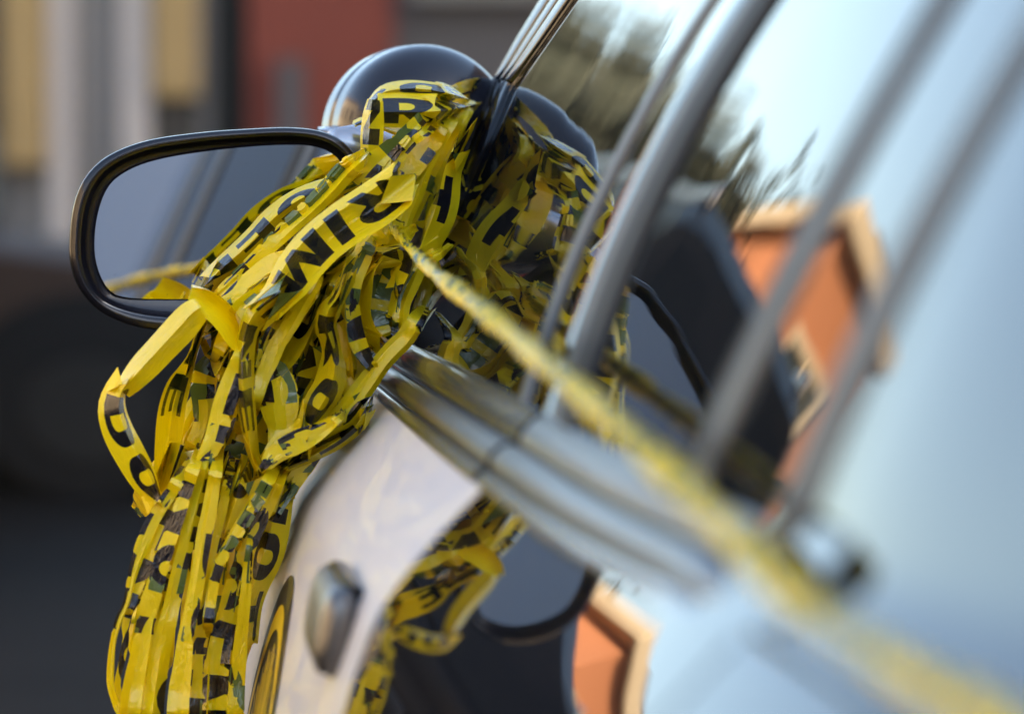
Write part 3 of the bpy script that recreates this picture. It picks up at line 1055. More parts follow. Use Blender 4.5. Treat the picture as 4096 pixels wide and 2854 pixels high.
# --- across the mirror glass
strand('1', [(2180, 1090, 90), (2020, 1150, 150), (1880, 1215, 190), (1740, 1290, 200), (1600, 1400, 205), (1480, 1530, 200), (1350, 1650, 190), (1230, 1750, 170), (1130, 1850, 130)], 2.90, 1, u0=.22, nf=2, crump=.5, amp=.2, fold=.7, accordion=True)
strand('1', [(2180, 960, 150), (2090, 1040, 165), (1980, 1165, 155), (1850, 1295, 140), (1700, 1430, 130), (1560, 1565, 120), (1420, 1700, 105), (1290, 1820, 85), (1180, 1920, 60)], 2.88, 1, u0=.66, nf=2, crump=.5, amp=.3)
strand('3', [(1600, -20, 90), (1520, 40, 110), (1400, 85, 140), (1290, 175, 155), (1190, 265, 165), (1100, 345, 145), (1030, 410, 120), (960, 520, 90)], 2.86, 1, u0=.16, nf=3)
strand('3', [(1560, 80, 90), (1460, 150, 100), (1340, 240, 120), (1230, 330, 130), (1120, 410, 110), (1020, 500, 90), (920, 610, 80)], 2.845, 1, u0=.5, nf=2)
strand('3', [(1560, 180, 140), (1450, 260, 145), (1340, 320, 155), (1230, 400, 165), (1140, 500, 150), (1080, 600, 120), (1020, 740, 100)], 2.835, 1, u0=.69, nf=2)
strand('3', [(1620, 60, 70), (1500, 130, 80), (1380, 190, 70), (1250, 290, 70), (1100, 440, 60)], 2.84, -1, nf=3)
# --- big open loop on the left
strand('3', [(1210, 740, 60), (1140, 640, 110), (1080, 545, 125), (1000, 455, 135), (905, 395, 130), (800, 360, 90)], 2.80, 1, u0=1.18, nf=2, crump=.5, tuck=False)
strand('3', [(900, 400, 160), (830, 450, 205), (740, 550, 222), (600, 700, 212), (480, 830, 205), (390, 935, 170), (330, 1010, 120)], 2.79, 1, u0=1.15, nf=1, crump=.7, amp=.2, rev=True, tuck=False)
strand('3', [(375, 930, 90), (330, 1010, 150), (312, 1120, 200), (350, 1260, 225), (420, 1400, 235), (490, 1530, 225), (545, 1630, 200), (590, 1720, 150), (620, 1820, 100)], 2.785, 1, u0=.515, nf=1, crump=.4, amp=.15, roll=-.25)
strand('3', [(905, 540, 60), (870, 640, 60), (835, 760, 75), (790, 860, 120), (740, 970, 180), (700, 1110, 205), (680, 1250, 212), (660, 1400, 195), (630, 1560, 150), (590, 1700, 120)], 2.825, 1, u0=.07, nf=2, crump=.6, amp=.3)
strand('3', [(1080, 620, 90), (980, 760, 130), (900, 860, 150), (880, 980, 165), (890, 1100, 150), (880, 1250, 120), (820, 1400, 110)], 2.88, 1, nf=2)
strand('3', [(900, 640, 50), (950, 760, 60), (1020, 860, 70), (1060, 960, 80)], 2.89, -1, nf=2)
strand('3', [(1150, 600, 80), (1080, 720, 120), (1010, 860, 145), (960, 1000, 125), (935, 1150, 125), (900, 1300, 105), (825, 1450, 105), (760, 1600, 100), (690, 1760, 100)], 2.81, 1, nf=3)
strand('3', [(1170, 720, 90), (1120, 880, 125), (1060, 1040, 135), (1015, 1200, 125), (975, 1350, 115), (925, 1480, 110), (880, 1620, 110), (840, 1760, 100)], 2.80, 1, u0=.28, nf=2)
strand('3', [(1540, 380, 90), (1450, 500, 130), (1380, 620, 140), (1330, 740, 125), (1290, 870, 105), (1240, 1040, 120), (1180, 1200, 130)], 2.83, 1, u0=.03, nf=2)
strand('3', [(1700, 240, 90), (1610, 390, 100), (1530, 520, 115), (1445, 650, 120), (1385, 780, 135), (1330, 910, 120), (1280, 1080, 120)], 2.825, 1, u0=.44, nf=3)
strand('3', [(1760, 280, 70), (1680, 440, 90), (1600, 590, 130), (1500, 740, 160), (1410, 870, 120), (1350, 1010, 110)], 2.835, 1, u0=.57, nf=2)
strand('3', [(1330, 830, 120), (1400, 920, 190), (1425, 1040, 215), (1440, 1150, 200), (1450, 1280, 150), (1420, 1400, 120)], 2.835, 1, u0=.385, nf=2, crump=1.3)
strand('3', [(1900, 240, 80), (1865, 330, 120), (1795, 425, 155), (1780, 540, 170), (1810, 640, 155), (1832, 740, 150), (1835, 860, 205), (1810, 980, 232), (1745, 1090, 215), (1690, 1200, 185), (1660, 1290, 150), (1640, 1380, 120)], 2.79, 1, u0=.88, nf=2, crump=.6, amp=.3, accordion=True, fold=.8)
strand('3', [(1690, 640, 150), (1640, 760, 170), (1590, 880, 170), (1560, 1000, 150), (1540, 1150, 130)], 2.85, 1, u0=.67, nf=2)
strand('3', [(1760, 700, 120), (1720, 860, 130), (1640, 1000, 130), (1580, 1120, 130), (1540, 1240, 120)], 2.87, 1, nf=3)
strand('3', [(2100, -40, 110), (2055, 60, 130), (1995, 200, 135), (1970, 350, 132), (1980, 500, 140), (2010, 640, 150), (2060, 750, 130), (2120, 840, 90)], 2.83, -1, u0=.30, crump=.5, clean=True, front_at=.5)
strand('3', [(2190, 20, 70), (2110, 140, 80), (2085, 300, 90), (2070, 450, 95), (2110, 580, 110), (2190, 660, 100)], 2.84, 1, nf=3)
strand('3', [(2240, 60, 180), (2200, 200, 200), (2170, 360, 190), (2150, 500, 170), (2190, 640, 140)], 2.87, 1, u0=.68, nf=2)
strand('3', [(1950, 120, 70), (1890, 240, 80), (1850, 420, 90), (1900, 580, 90), (1940, 740, 90), (1960, 900, 90)], 2.87, 1, nf=3)
strand('3', [(1900, 60, 90), (1780, 160, 110), (1660, 280, 110), (1560, 420, 110), (1470, 560, 100), (1400, 700, 90)], 2.85, 1, u0=.12, nf=3)
strand('2', [(640, 1280, 180), (560, 1360, 190), (440, 1480, 170), (330, 1600, 150), (250, 1740, 140)], 2.86, 1, u0=.66, nf=2)
strand('2', [(760, 1330, 130), (680, 1420, 150), (620, 1500, 170), (560, 1640, 150), (530, 1780, 120)], 2.88, 1, u0=.5, nf=2)
# knot beside the rope
strand('2', [(560, 1450, 120), (640, 1440, 190), (740, 1420, 180), (800, 1500, 140), (760, 1620, 120), (700, 1740, 110)], 2.84, 1, u0=.67, nf=1, crump=.5)
strand('2', [(980, 1440, 110), (890, 1500, 130), (820, 1560, 150), (760, 1680, 150), (720, 1800, 120), (700, 1960, 110)], 2.86, 1, nf=2)
strand('2', [(900, 1420, 120), (950, 1560, 130), (960, 1700, 130), (930, 1850, 130), (880, 2000, 120)], 2.93, -1, nf=3)
# --- right border strand that lies against the white door
strand('5', [(1010, -40, 120), (930, 90, 130), (850, 170, 135), (760, 270, 135), (660, 410, 150), (560, 540, 155), (480, 640, 145), (380, 775, 135), (255, 945, 135), (155, 1090, 135), (60, 1225, 120), (-20, 1360, 110)], 2.83, 1, u0=.14, crump=.5, clean=True, front_at=0)
strand('5', [(640, 560, 60), (560, 700, 80), (430, 800, 110), (300, 880, 110), (170, 950, 100), (40, 1010, 90)], 2.81, 1, nf=3)
strand('5', [(470, 660, 110), (370, 800, 120), (260, 960, 120), (170, 1080, 120), (100, 1220, 110)], 2.87, 1, nf=2)

# --- lower skirt
strand('4', [(700, 20, 80), (640, 120, 80), (545, 260, 88), (475, 400, 95), (415, 560, 85), (372, 720, 65), (342, 860, 55), (295, 960, 62), (258, 1100, 55), (240, 1250, 62), (238, 1400, 64), (275, 1520, 72), (330, 1640, 90)], 2.79, 1, u0=.02, nf=3, crump=.6)
strand('4', [(470, 760, 70), (430, 820, 70), (375, 900, 66), (338, 1000, 72), (342, 1100, 62), (315, 1250, 62), (285, 1390, 62), (305, 1490, 70), (360, 1580, 80)], 2.80, 1, nf=3)
strand('4', [(740, 30, 80), (680, 150, 80), (620, 280, 95), (560, 420, 105), (508, 545, 105), (450, 680, 90), (400, 800, 80), (360, 920, 60)], 2.795, 1, u0=.27, nf=3)
strand('4', [(800, -60, 110), (760, 60, 110), (700, 250, 118), (645, 400, 118), (592, 550, 128), (545, 720, 128), (505, 850, 138), (472, 1000, 128), (440, 1200, 138), (402, 1400, 158), (372, 1640, 170)], 2.785, 1, u0=.66, nf=2, crump=.9)
strand('4', [(880, -60, 95), (850, 60, 100), (800, 250, 118), (750, 450, 120), (712, 600, 118), (680, 750, 128), (642, 900, 128), (602, 1050, 148), (562, 1250, 158), (532, 1450, 158), (512, 1640, 158)], 2.795, 1, u0=.045, nf=2, crump=.9)
strand('4', [(950, -40, 90), (930, 60, 90), (900, 250, 98), (870, 400, 98), (840, 600, 90), (805, 800, 98), (772, 950, 98), (742, 1100, 108), (722, 1300, 135), (702, 1450, 155), (690, 1640, 160)], 2.785, 1, u0=.48, nf=3)
strand('4', [(1030, 40, 90), (1010, 150, 95), (980, 300, 88), (942, 450, 80), (912, 600, 78), (880, 800, 78), (852, 1000, 88), (832, 1200, 98), (820, 1400, 118), (812, 1640, 128)], 2.80, 1, u0=.13, nf=3)
strand('4', [(1120, 20, 160), (1090, 100, 190), (1075, 180, 180), (1040, 280, 130), (1000, 400, 100)], 2.79, 1, u0=.595, nf=1, crump=.8)
strand('4', [(1300, 20, 110), (1240, 130, 118), (1150, 280, 118), (1055, 430, 118), (985, 560, 100), (940, 690, 92), (910, 850, 90), (890, 1000, 90)], 2.785, 1, u0=.67, nf=3)
strand('4', [(1370, 30, 95), (1325, 140, 100), (1240, 320, 105), (1180, 450, 110), (1112, 600, 120), (1062, 780, 158), (1022, 950, 168), (975, 1100, 178), (942, 1300, 178), (930, 1450, 178), (925, 1640, 178)], 2.81, 1, u0=.18, nf=2, crump=1.1)
strand('4', [(1460, 20, 100), (1400, 140, 115), (1332, 300, 185), (1282, 480, 205), (1232, 620, 190), (1195, 750, 140), (1172, 870, 100), (1160, 1000, 90), (1150, 1200, 80)], 2.825, 1, u0=.675, nf=1, crump=.9)
strand('4', [(1172, 440, 40), (1155, 620, 65), (1142, 800, 85), (1122, 1000, 98), (1102, 1200, 118), (1084, 1400, 128), (1072, 1640, 128)], 2.80, -1, u0=.11, nf=2, crump=.7)
strand('4', [(480, 760, 90), (450, 860, 98), (430, 980, 115), (402, 1120, 105), (425, 1230, 80), (470, 1350, 80)], 2.83, -1, u0=.37, nf=2)
strand('4', [(600, 700, 120), (580, 900, 140), (560, 1100, 150), (540, 1300, 150), (520, 1640, 150)], 2.87, 1, nf=2)
strand('4', [(820, 500, 120), (800, 700, 140), (770, 900, 150), (760, 1150, 150), (740, 1640, 160)], 2.87, 1, u0=.4, nf=2)
strand('4', [(1000, 400, 120), (960, 700, 150), (940, 900, 160), (900, 1150, 160), (870, 1640, 160)], 2.86, 1, u0=.25, nf=2)
strand('4', [(1180, 300, 140), (1120, 600, 150), (1080, 900, 160), (1040, 1200, 160), (1010, 1640, 160)], 2.86, 1, nf=2)
strand('4', [(1100, 200, 140), (1060, 420, 150), (1010, 650, 150), (980, 900, 150), (960, 1200, 150)], 2.88, 1, nf=2)
strand('4', [(780, 200, 140), (720, 420, 150), (660, 650, 150), (620, 900, 150), (600, 1200, 150)], 2.89, 1, nf=2)
strand('4', [(920, 80, 150), (860, 300, 150), (830, 520, 150), (790, 780, 150), (760, 1000, 150)], 2.89, -1, nf=2)
strand('4', [(640, 160, 90), (600, 330, 110), (560, 500, 110), (500, 700, 110), (470, 900, 100)], 2.86, -1, nf=2)
# --- fill: shaded lengths deeper in the bundle
fr = random.Random(11)
for i in range(20):
    x0 = fr.uniform(1240, 1600); y0 = fr.uniform(880, 1180)
    x3 = fr.uniform(640, 1080); y3 = fr.uniform(1850, 2250)
    mid = [(x0, y0, fr.uniform(60, 110))]
    for t in (.25, .5, .75, 1.0):
        e = t ** .8
        mid.append((x0 + (x3 - x0) * e + fr.uniform(-50, 50), y0 + (y3 - y0) * t + fr.uniform(-30, 30), fr.uniform(60, 120)))
    strand('F', mid, fr.uniform(2.87, 2.925), fr.choice([1, 1, -1]), nf=fr.choice([2, 3]), crump=1.2)
for i in range(7):
    x0 = fr.uniform(1450, 1600); y0 = fr.uniform(950, 1150)
    x3 = fr.uniform(1150, 1420); y3 = fr.uniform(1500, 1720)
    strand('F', [(x0, y0, 80), (x0 - fr.uniform(20, 110), y0 + .35 * (y3 - y0), 110), ((x0 + x3) / 2 - 30, y0 + .7 * (y3 - y0), 110), (x3, y3, 80)], fr.uniform(2.86, 2.93), fr.choice([1, 1, -1]), nf=3, crump=1.2)

# --- the length twisted into a rope that runs back along the windows
rope = thing('twisted_tape_rope', 'barrier tape twisted into a rope stretched along the car windows', 'barrier tape', tuple(P(2050, 1330, 2.2)))
rp = [P(1500, 830, 2.92), P(1545, 880, 2.89), P(1600, 945, 2.82), P(1680, 1030, 2.68), P(1760, 1105, 2.52), P(1850, 1175, 2.37), P(2000, 1295, 2.14), P(2350, 1590, 1.74), P(2800, 2000, 1.42), P(3180, 2370, 1.21), P(3560, 2640, 1.08), P(3950, 2860, 1.0), P(4700, 3330, .8)]
rc = catmull(np.array(rp), 400)


def rope_strand(phase, u0, A0, B0, tw):
    C = rc; s = np.r_[0, np.cumsum(np.linalg.norm(np.diff(C, axis=0), axis=1))]; L = s[-1]
    T = np.gradient(C, axis=0); T /= np.linalg.norm(T, axis=1)[:, None]
    A = np.cross(T, np.array([0, 0, 1.0])); A /= np.linalg.norm(A, axis=1)[:, None]; B = np.cross(T, A)
    k = 1.3                       # tape used per length of rope
    v, F_, I_ = pattern_range(u0, u0 + L * k)
    u = (v[:, 0] - u0) / k; t = (v[:, 1] + HW) / (2 * HW)
    gi = lambda X: np.stack([np.interp(u, s, X[:, j]) for j in range(3)], 1)
    c, a, b = gi(C), gi(A), gi(B)
    om = 2 * math.pi * (phase + u * tw + .25 * np.sin(u * 9 + phase) + .1 * np.sin(u * 23))
    g = np.interp(u, [0, .10, .5, L], [.55, .60, 1.0, 1.0]) * (1 + .16 * np.sin(u * 27 + phase * 5))
    x = A0 * g * np.cos(2 * math.pi * t * 1.02) * (1 + .1 * np.sin(t * 19)); y = B0 * g * np.sin(2 * math.pi * t * 1.02)
    p = x * np.cos(om) - y * np.sin(om); q = x * np.sin(om) + y * np.cos(om)
    pos = c + a * p[:, None] + b * q[:, None]
    return emit_tape('twisted_strand', pos, F_, I_, v, rope)


rope_strand(0.0, .1, .0062, .0025, 13.0)
rope_strand(.27, .62, .0056, .0023, 13.0)

# ------------------------------------------------------------------ street
M['asphalt'] = pmat('asphalt', (0.019, 0.0165, 0.0145), .8, spec=.08, var=.35, scale=3, bump=.35, bscale=220)
M['pavement'] = pmat('pavement', (0.21, 0.18, 0.16), .85, var=.2, scale=2, bump=.2, bscale=90)
M['kerb'] = pmat('kerb', (0.30, 0.27, 0.24), .8, var=.2, scale=4, bump=.2)
M['ochre'] = pmat('ochre_render', (0.29, 0.20, 0.085), .8, var=.2, scale=1.5, bump=.1)
M['tan'] = pmat('tan_render', (0.42, 0.34, 0.24), .8, var=.15, scale=1.5)
M['greywhite'] = pmat('grey_white_render', (0.36, 0.335, 0.32), .75, var=.1, scale=1.2)
M['slate'] = pmat('slate_grey', (0.16, 0.155, 0.15), .6, var=.15, scale=1.5)
M['dark'] = pmat('dark_recess', (0.020, 0.017, 0.013), .5, var=.4, scale=1)
M['redbrick'] = pmat('red_render', (0.15, 0.030, 0.018), .8, var=.35, scale=.8)
M['darkgrey'] = pmat('dark_grey_render', (0.060, 0.058, 0.062), .7, var=.2, scale=1)
M['orange'] = pmat('orange_render', (0.40, 0.150, 0.062), .85, var=.1, scale=.7, bump=.1, bscale=30)
M['cream'] = pmat('cream_stone', (0.50, 0.39, 0.25), .7, var=.08, scale=2)
M['pane'] = pmat('pane_glass', (0.02, 0.03, 0.03), .05, var=.3, scale=2)
M['red_lens'] = pmat('red_lens', (0.33, 0.010, 0.010), .15, coat=.6, var=.1, scale=30, emit=None)
M['van_glass'] = pmat('van_glass', (0.010, 0.011, 0.012), .35, spec=.15, var=.2, scale=2)
M['tyre'] = pmat('tyre', (0.012, 0.012, 0.012), .8, var=.2, scale=30)
M['rim'] = pmat('rim_metal', (0.02, 0.02, 0.02), .5, metal=.3, var=.1, scale=30)
M['suv_black'] = pmat('suv_paint', (0.008, 0.008, 0.009), .5, coat=.05, spec=.2, var=.3, scale=2)
M['suv_silver'] = pmat('silver_rail', (0.5, 0.5, 0.52), .3, metal=1, var=.1, scale=5)
M['car_brown'] = pmat('brown_paint', (0.085, 0.060, 0.048), .6, coat=0.0, spec=.05, var=.3, scale=2)
M['bark'] = pmat('bark', (0.10, 0.085, 0.065), .9, var=.3, scale=8)
M['leaf'] = pmat('leaf', (0.022, 0.027, 0.013), .7, var=.5, scale=3)
M['wall_shade'] = pmat('brick_brown', (0.22, 0.13, 0.09), .85, var=.25, scale=1)

mk('road', [(-300, -200, 0), (300, -200, 0), (300, 600, 0), (-300, 600, 0)], [(0, 1, 2, 3)], M['asphalt'], smooth=False)
bpy.data.objects['road']['kind'] = 'structure'
mb = MB(); mb.box(2.6, 60, -60, 26, -.1, .13, .02); tag(mb.build('pavement', M['pavement']), kind='structure')
mb = MB(); mb.box(-60, 60, 19.5, 80, -.1, .134, .02); tag(mb.build('pavement', M['pavement']), kind='structure')
mb = MB(); mb.box(-60, 60, 19.32, 19.495, -.1, .15, .02); tag(mb.build('kerb', M['kerb']), kind='structure')


def bld(name, label, x0, x1, y0, y1, h, wall, cat='building'):
    t = thing(name, label, cat, ((x0 + x1) / 2, y0, .13))
    mb = MB(); mb.box(x0, x1, y0, y1, .13, h); mb.build('wall', wall, t)
    return t


def window(t, x0, x1, z0, z1, y, frame, depth=.12, bars=1):
    """recess look: projecting surround, sill and pane with bars, on a wall facing -Y at y"""
    mb = MB(); e = .11
    mb.box(x0 - e, x0, y - .08, y + .01, z0 - e, z1 + e); mb.box(x1, x1 + e, y - .08, y + .01, z0 - e, z1 + e)
    mb.box(x0, x1, y - .078, y + .01, z1, z1 + e); mb.box(x0, x1, y - .078, y + .01, z0 - e, z0)
    wf = mb.build('window', frame, t)
    mb = MB(); mb.box(x0, x1, y - .02, y + .01, z0, z1); mb.build('window_pane', M['pane'], wf)
    mb = MB()
    for k in range(bars):
        xc = x0 + (x1 - x0) * (k + 1) / (bars + 1); mb.box(xc - .025, xc + .025, y - .05, y - .01, z0, z1)
    zc = (z0 + z1) / 2; mb.box(x0, x1, y - .047, y - .012, zc - .025, zc + .025)
    mb.build('window_bar', frame, wf)
    mb = MB(); mb.box(x0 - .2, x1 + .2, y - .2, y + .01, z0 - e - .09, z0 - e - .002); mb.build('window_sill', frame, wf)


# shop front straight ahead: pilasters and shutters
YS = 25.0
def sx(px): return (px - 463) * YS / FPX
shop = bld('shop_front', 'blurred tan and grey shop front with upright pilasters, behind the side mirror', sx(-420), sx(845), YS, YS + 8, 3.0, M['slate'])
def upright(t, nm, p0, p1, m, d, z0=.13, z1=2.75):
    mb = MB(); mb.box(sx(p0), sx(p1), YS - d, YS + .01, z0, z1, .02); return mb.build(nm, m, t)
upright(shop, 'pilaster', 20, 190, M['ochre'], .25, .9)
upright(shop, 'pilaster', 195, 300, M['greywhite'], .2)
upright(shop, 'shutter', 305, 470, M['slate'], .1)
upright(shop, 'pilaster', 475, 600, M['greywhite'], .2)
upright(shop, 'pilaster', 605, 790, M['ochre'], .25, 1.35)
upright(shop, 'doorway', 605, 790, M['dark'], .12, .13, 1.35)
upright(shop, 'doorway', -160, 15, M['dark'], .1)
upright(shop, 'pilaster', -330, -165, M['ochre'], .2)
mb = MB(); mb.box(sx(-420), sx(845), YS - .35, YS + .01, 2.77, 3.1, .03); mb.build('fascia', M['tan'], shop)
gap = bld('dark_side_building', 'blurred dark brown building between the shop front and the red one', sx(848), sx(985), YS + .5, YS + 8, 3.2, M['dark'])
red = bld('red_building', 'blurred dark red building behind the spotlight', sx(990), sx(1560), YS - .2, YS + 8, 3.3, M['redbrick'])
mb = MB(); mb.box(sx(1100), sx(1200), YS - .3, YS - .19, .14, 1.6); mb.build('door', M['darkgrey'], red)
mb = MB(); mb.box(sx(985), sx(1565), YS - .45, YS - .2, 3.1, 3.45, .03); mb.build('cornice', M['redbrick'], red)
gry = bld('grey_building', 'blurred dark grey building beside the windscreen pillar', sx(1565), sx(3200), YS - .1, YS + 8, 4, M['darkgrey'])
mb = MB(); mb.box(sx(1560), sx(3200), YS - .4, YS - .1, 3.7, 4.1, .03); mb.build('cornice', M['slate'], gry)
for k in range(3):
    window(gry, sx(1750 + k * 480), sx(1750 + k * 480) + .4, 2.2, 3.4, YS - .1, M['slate'])

# orange rendered house ahead on the left (seen mirrored in the windows)
OX0, OX1, OY = -6.9, -4.6, 27.0
org = bld('orange_house', 'orange rendered house with cream cornice, mirrored in the rear window', OX0, OX1, OY, OY + 9, 5.2, M['orange'])
mb = MB(); mb.box(OX0 - .25, OX1 + .25, OY - .35, OY + 9.2, 5.202, 5.48, .05); mb.build('cornice', M['cream'], org)
window(org, -6.1, -5.1, 3.2, 4.3, OY, M['cream'])
window(org, -6.6, -5.7, .7, 1.9, OY, M['cream'])
mb = MB(); mb.box(OX0 + 1.4, OX0 + 2.15, OY - .05, OY + .02, .14, 1.9); mb.build('door', M['car_brown'], org)
mb = MB(); mb.box(OX0 + .5, OX1 - .5, OY + .5, OY + 8, 5.482, 5.7, .1); mb.build('roof', M['slate'], org)
# far house on the left of the road
far = bld('grey_house', 'pale grey house far along the street, mirrored in the front window', -3.2, -1.2, 34, 40, 3.4, M['greywhite'])
window(far, -2.6, -1.8, 1.6, 2.6, 34, M['cream'])
mb = MB(); mb.add([(-3.4, 33.8, 3.4), (-1.0, 33.8, 3.4), (-2.2, 33.8, 4.5), (-3.4, 40.2, 3.4), (-1.0, 40.2, 3.4), (-2.2, 40.2, 4.5)], [(0, 1, 2), (3, 5, 4), (0, 2, 5, 3), (1, 4, 5, 2), (0, 3, 4, 1)]); mb.build('roof', M['slate'], far)
# unseen block added on the pavement side to keep the sun off the car
shade = bld('shade_block', 'brown brick block added to shade the car, out of view behind the camera', 7.0, 15, -14, 17.0, 8.5, M['wall_shade'])


M['bluegrey'] = pmat('backdrop_blue_grey', (0.20, 0.255, 0.345), .85, var=.08, scale=.4)  # wall colour sets the blue grey tone seen in the side mirror
back = bld('mirror_backdrop', 'blue grey hall added behind the camera to darken what the side mirror reflects', -16, 5.5, -36, -27, 7.5, M['bluegrey'])  # added unseen hall, gives the mirror something darker than sky to reflect
mb = MB(); mb.box(-16.2, 5.7, -36.2, -26.8, 7.502, 7.9, .05); mb.build('roof', M['slate'], back)
for k in range(4):
    mb = MB(); x = -14 + k * 5; mb.box(x, x + 1.6, -27.01, -26.95, .14, 2.4); mb.build('door', M['slate'], back)


M['bounce_wall'] = pmat('bounce_render', (0.74, 0.60, 0.42), .85, var=.12, scale=.5)  # added unseen row; pale warm walls bounce sunlight onto the tape
for k, (ya, yb, hh, mm, lb) in enumerate(((-22, -9.2, 6.5, M['bounce_wall'], 'long sand coloured row house added for warm bounce light, out of view on the left'), (-9, 2.8, 5.6, M['cream'], 'cream row house added for warm bounce light, out of view on the left'), (3, 15, 6.2, M['bounce_wall'], 'sand coloured row house at the end of the opposite row, out of view'))):
    t = thing('bounce_row_house', lb, 'building', (-9, (ya + yb) / 2, 0), 'added row houses for warm bounce light')
    mb = MB(); mb.box(-18, -9, ya, yb, 0, hh); mb.build('wall', mm, t)
    mb = MB(); mb.box(-18.2, -8.8, ya, yb, hh + .002, hh + .3, .04); mb.build('cornice', M['greywhite'], t)
    for z in (1.0, 3.6):
        for y in np.arange(ya + 1.2, yb - 1.5, 2.8):
            mb = MB(); mb.box(-9.01, -8.96, y, y + 1.1, z, z + 1.5); wf = mb.build('window', M['pane'], t)
            mb = MB(); mb.box(-9.01, -8.86, y - .12, y + 1.22, z - .14, z - .002); mb.build('window_sill', M['cream'], wf)


# --- vehicles
def vehicle(name, label, x, y, rz, kind, paint, group=None):
    """rear faces -Y at rz = 0. origin on the ground under the rear bumper, centre line"""
    t = thing(name, label, 'car', (x, y, 0))
    t.rotation_euler = (0, 0, rz)
    if kind == 'suv':
        Lc, Wd, prof = 4.7, 1.9, [(0, .45), (-.05, .62), (.02, 1.05), (.10, 1.12), (.35, 1.82), (.75, 1.93), (2.4, 1.92), (2.9, 1.80), (3.5, 1.16), (4.5, 1.02), (4.75, .75), (4.72, .42), (0.1, .36)]
    else:
        Lc, Wd, prof = 4.6, 1.8, [(0, .40), (-.05, .55), (.0, .86), (.15, .93), (.75, .97), (1.35, 1.36), (1.8, 1.43), (2.6, 1.42), (3.3, 1.0), (4.3, .84), (4.6, .62), (4.55, .34), (0.1, .32)]
    bm = bmesh.new()
    ys = [-1, -.93, -.8, -.4, 0, .4, .8, .93, 1]
    rows = []
    for s in ys:
        r = []
        for (a, z) in prof:
            tum = 1 - max(0, z - (1.1 if kind == 'suv' else .9)) * .30
            sh = 1 - (.06 if abs(s) > .95 else (.02 if abs(s) > .9 else 0))
            za = z * (1 if abs(s) < .9 else (.985 if abs(s) < .95 else .965)) if z > .7 else z
            aa = Lc / 2 + (a - Lc / 2) * (1 - (abs(s) ** 3) * .035)
            r.append((s * Wd / 2 * tum, aa, za))
        rows.append(r + r[:1])
    v, f = grid(rows)
    n = len(rows[0])
    f.append(tuple(range(n - 1))); f.append(tuple(range((len(rows) - 1) * n, len(rows) * n - 1))[::-1])

    def part(nm, vv, ff, m, par=None, smooth=False):
        me = bpy.data.meshes.new(nm); me.from_pydata([tuple(map(float, p)) for p in vv], [], ff); me.materials.append(m)
        if smooth: me.polygons.foreach_set('use_smooth', [True] * len(me.polygons))
        o = bpy.data.objects.new(nm, me); COL.objects.link(o); o.parent = par or t; return o
    body = part('body', v, f, paint, smooth=True); sharp(body, 30)
    mb = MB()
    if kind == 'suv':
        mb.add([(-.74, .095, 1.16), (.74, .095, 1.16), (.64, .33, 1.74), (-.64, .33, 1.74), (-.74, .12, 1.155), (.74, .12, 1.155), (.64, .35, 1.735), (-.64, .35, 1.735)], [(0, 1, 2, 3), (4, 7, 6, 5), (0, 4, 5, 1), (2, 6, 7, 3), (1, 5, 6, 2), (3, 7, 4, 0)])
    else:
        mb.add([(-.66, .80, 1.0), (.66, .80, 1.0), (.56, 1.30, 1.335), (-.56, 1.30, 1.335), (-.66, .83, .98), (.66, .83, .98), (.56, 1.33, 1.315), (-.56, 1.33, 1.315)], [(0, 1, 2, 3), (4, 7, 6, 5), (0, 4, 5, 1), (2, 6, 7, 3), (1, 5, 6, 2), (3, 7, 4, 0)])
    part('rear_screen', mb.v, mb.f, M['van_glass'])
    for s in (-1, 1):
        mb = MB()
        z0, z1 = (1.0, 1.5) if kind == 'suv' else (.68, .86)
        w0 = .10 if kind == 'suv' else .22
        yy = .03 if kind == 'suv' else -.06
        mb.box(s * (Wd / 2 - .10) - w0 / 2 - .05, s * (Wd / 2 - .10) + w0 / 2 - .05, yy, yy + .16, z0, z1, .02)
        part('tail_light', mb.v, mb.f, M['red_lens'])
        if kind == 'suv':
            mb = MB(); mb.box(s * .62 - .025, s * .62 + .025, .8, 2.9, 1.915, 1.985, .02); part('roof_rail', mb.v, mb.f, M['suv_silver'])
        # side glass
        mb = MB(); X = s * (Wd / 2 * (.905 if kind == 'suv' else .93))
        zz = (1.18, 1.7) if kind == 'suv' else (.98, 1.3)
        y0, y1 = (.5, 3.1) if kind == 'suv' else (1.2, 3.0)
        mb.box(min(X, X * 1.03), max(X, X * 1.03), y0, y1, zz[0], zz[1]); part('side_glass', mb.v, mb.f, M['pane'])
        for yy in (.85, Lc - .95):
            mb = MB(); mb.cyl((s * (Wd / 2 - .03), yy, .38), (1, 0, 0), .42, .09, 32); part('wheel_arch', mb.v, mb.f, M['tyre'])
            mb = MB(); mb.cyl((s * (Wd / 2 - .05), yy, .335), (1, 0, 0), .335, .22, 32); wl = part('wheel', mb.v, mb.f, M['tyre'], smooth=False)
            mb = MB(); mb.cyl((s * (Wd / 2 + .065), yy, .335), (1, 0, 0), .21, .02, 24); part('rim', mb.v, mb.f, M['rim'], wl)
    mb = MB(); mb.box(-Wd / 2 * .96, Wd / 2 * .96, -.14, .08, .36, .60, .04); part('bumper', mb.v, mb.f, M['tyre'] if kind == 'suv' else paint)
    return t


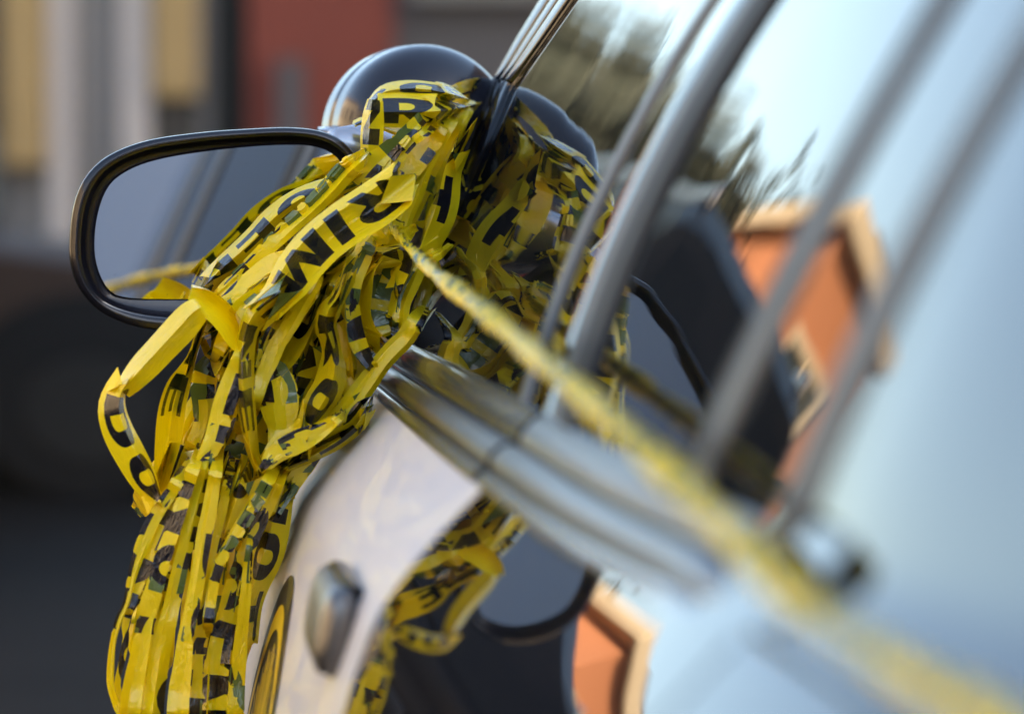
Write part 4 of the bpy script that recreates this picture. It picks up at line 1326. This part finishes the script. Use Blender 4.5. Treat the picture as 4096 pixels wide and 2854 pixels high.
van = vehicle('parked_van', 'dark tall parked van with red tail lights, mirrored in the car windows', -1.22, 9.2, 0.0, 'suv', M['suv_black'])
van.scale = (.85, 1, 1.08)
lowcar = vehicle('parked_car', 'blurred dark parked car low at the left edge, behind the hanging tape', -3.74, 12.9, math.radians(-90), 'sedan', M['car_brown'])
lowcar.scale = (1, 1, .80)

# --- trees beyond the houses
def tree(x, y, h, label, seed, leaves):
    r = random.Random(seed)
    t = thing('tree', label, 'tree', (x, y, .13), 'trees beyond the houses')
    mb = MB(); tips = []

    def branch(p, d, l, rad, lev):
        path = [p]; rr = [rad]; q = Vector(p); dd = Vector(d)
        for i in range(4):
            dd = (dd + Vector((r.uniform(-.2, .2), r.uniform(-.2, .2), r.uniform(-.05, .15)))).normalized()
            q = q + dd * l / 4; path.append(q.copy()); rr.append(rad * (1 - .16 * (i + 1)))
        mb.tube(path, rr, 6 if lev else 9)
        if lev >= 3: tips.extend(path[2:]); return
        for k in range(4 if lev else 6):
            a = r.uniform(0, 6.28); e = r.uniform(.3, .9)
            nd = (dd * .6 + Vector((math.cos(a) * e, math.sin(a) * e, r.uniform(.1, .6)))).normalized()
            branch(path[r.choice([2, 3, 4])], nd, l * r.uniform(.5, .75), rad * .5, lev + 1)
    branch(Vector((x, y, .1)), Vector((0, 0, 1)), h * .42, h * .022, 0)
    mb.build('trunk', M['bark'], t, True)
    v = []; f = []
    for p in tips:
        for _ in range(leaves):
            c = Vector(p) + Vector((r.gauss(0, .28), r.gauss(0, .28), r.gauss(0, .25)))
            a = Vector((r.uniform(-1, 1), r.uniform(-1, 1), r.uniform(-1, 1))).normalized(); b = a.orthogonal().normalized(); s = r.uniform(.05, .12)
            k = len(v); v += [c - a * s * 1.4, c + b * s, c + a * s * 1.4, c - b * s]; f.append((k, k + 1, k + 2, k + 3))
    if v: mk('crown', v, f, M['leaf'], t, smooth=False)


tree(-2.55, 33, 6.3, 'dense dark green tree added in place of the spotlight reflection in the front window', 21, 34)  # crown packed dense to darken the front window where the lamp's reflection belongs
tree(-1.7, 42, 7.0, 'thin leafed street tree rising behind the pale grey house', 4, 3)
tree(-5.6, 41, 7.5, 'bushy olive green tree rising behind the orange house', 9, 7)
tree(-9.5, 46, 6, 'tall olive green tree at the far end of the orange house', 15, 6)
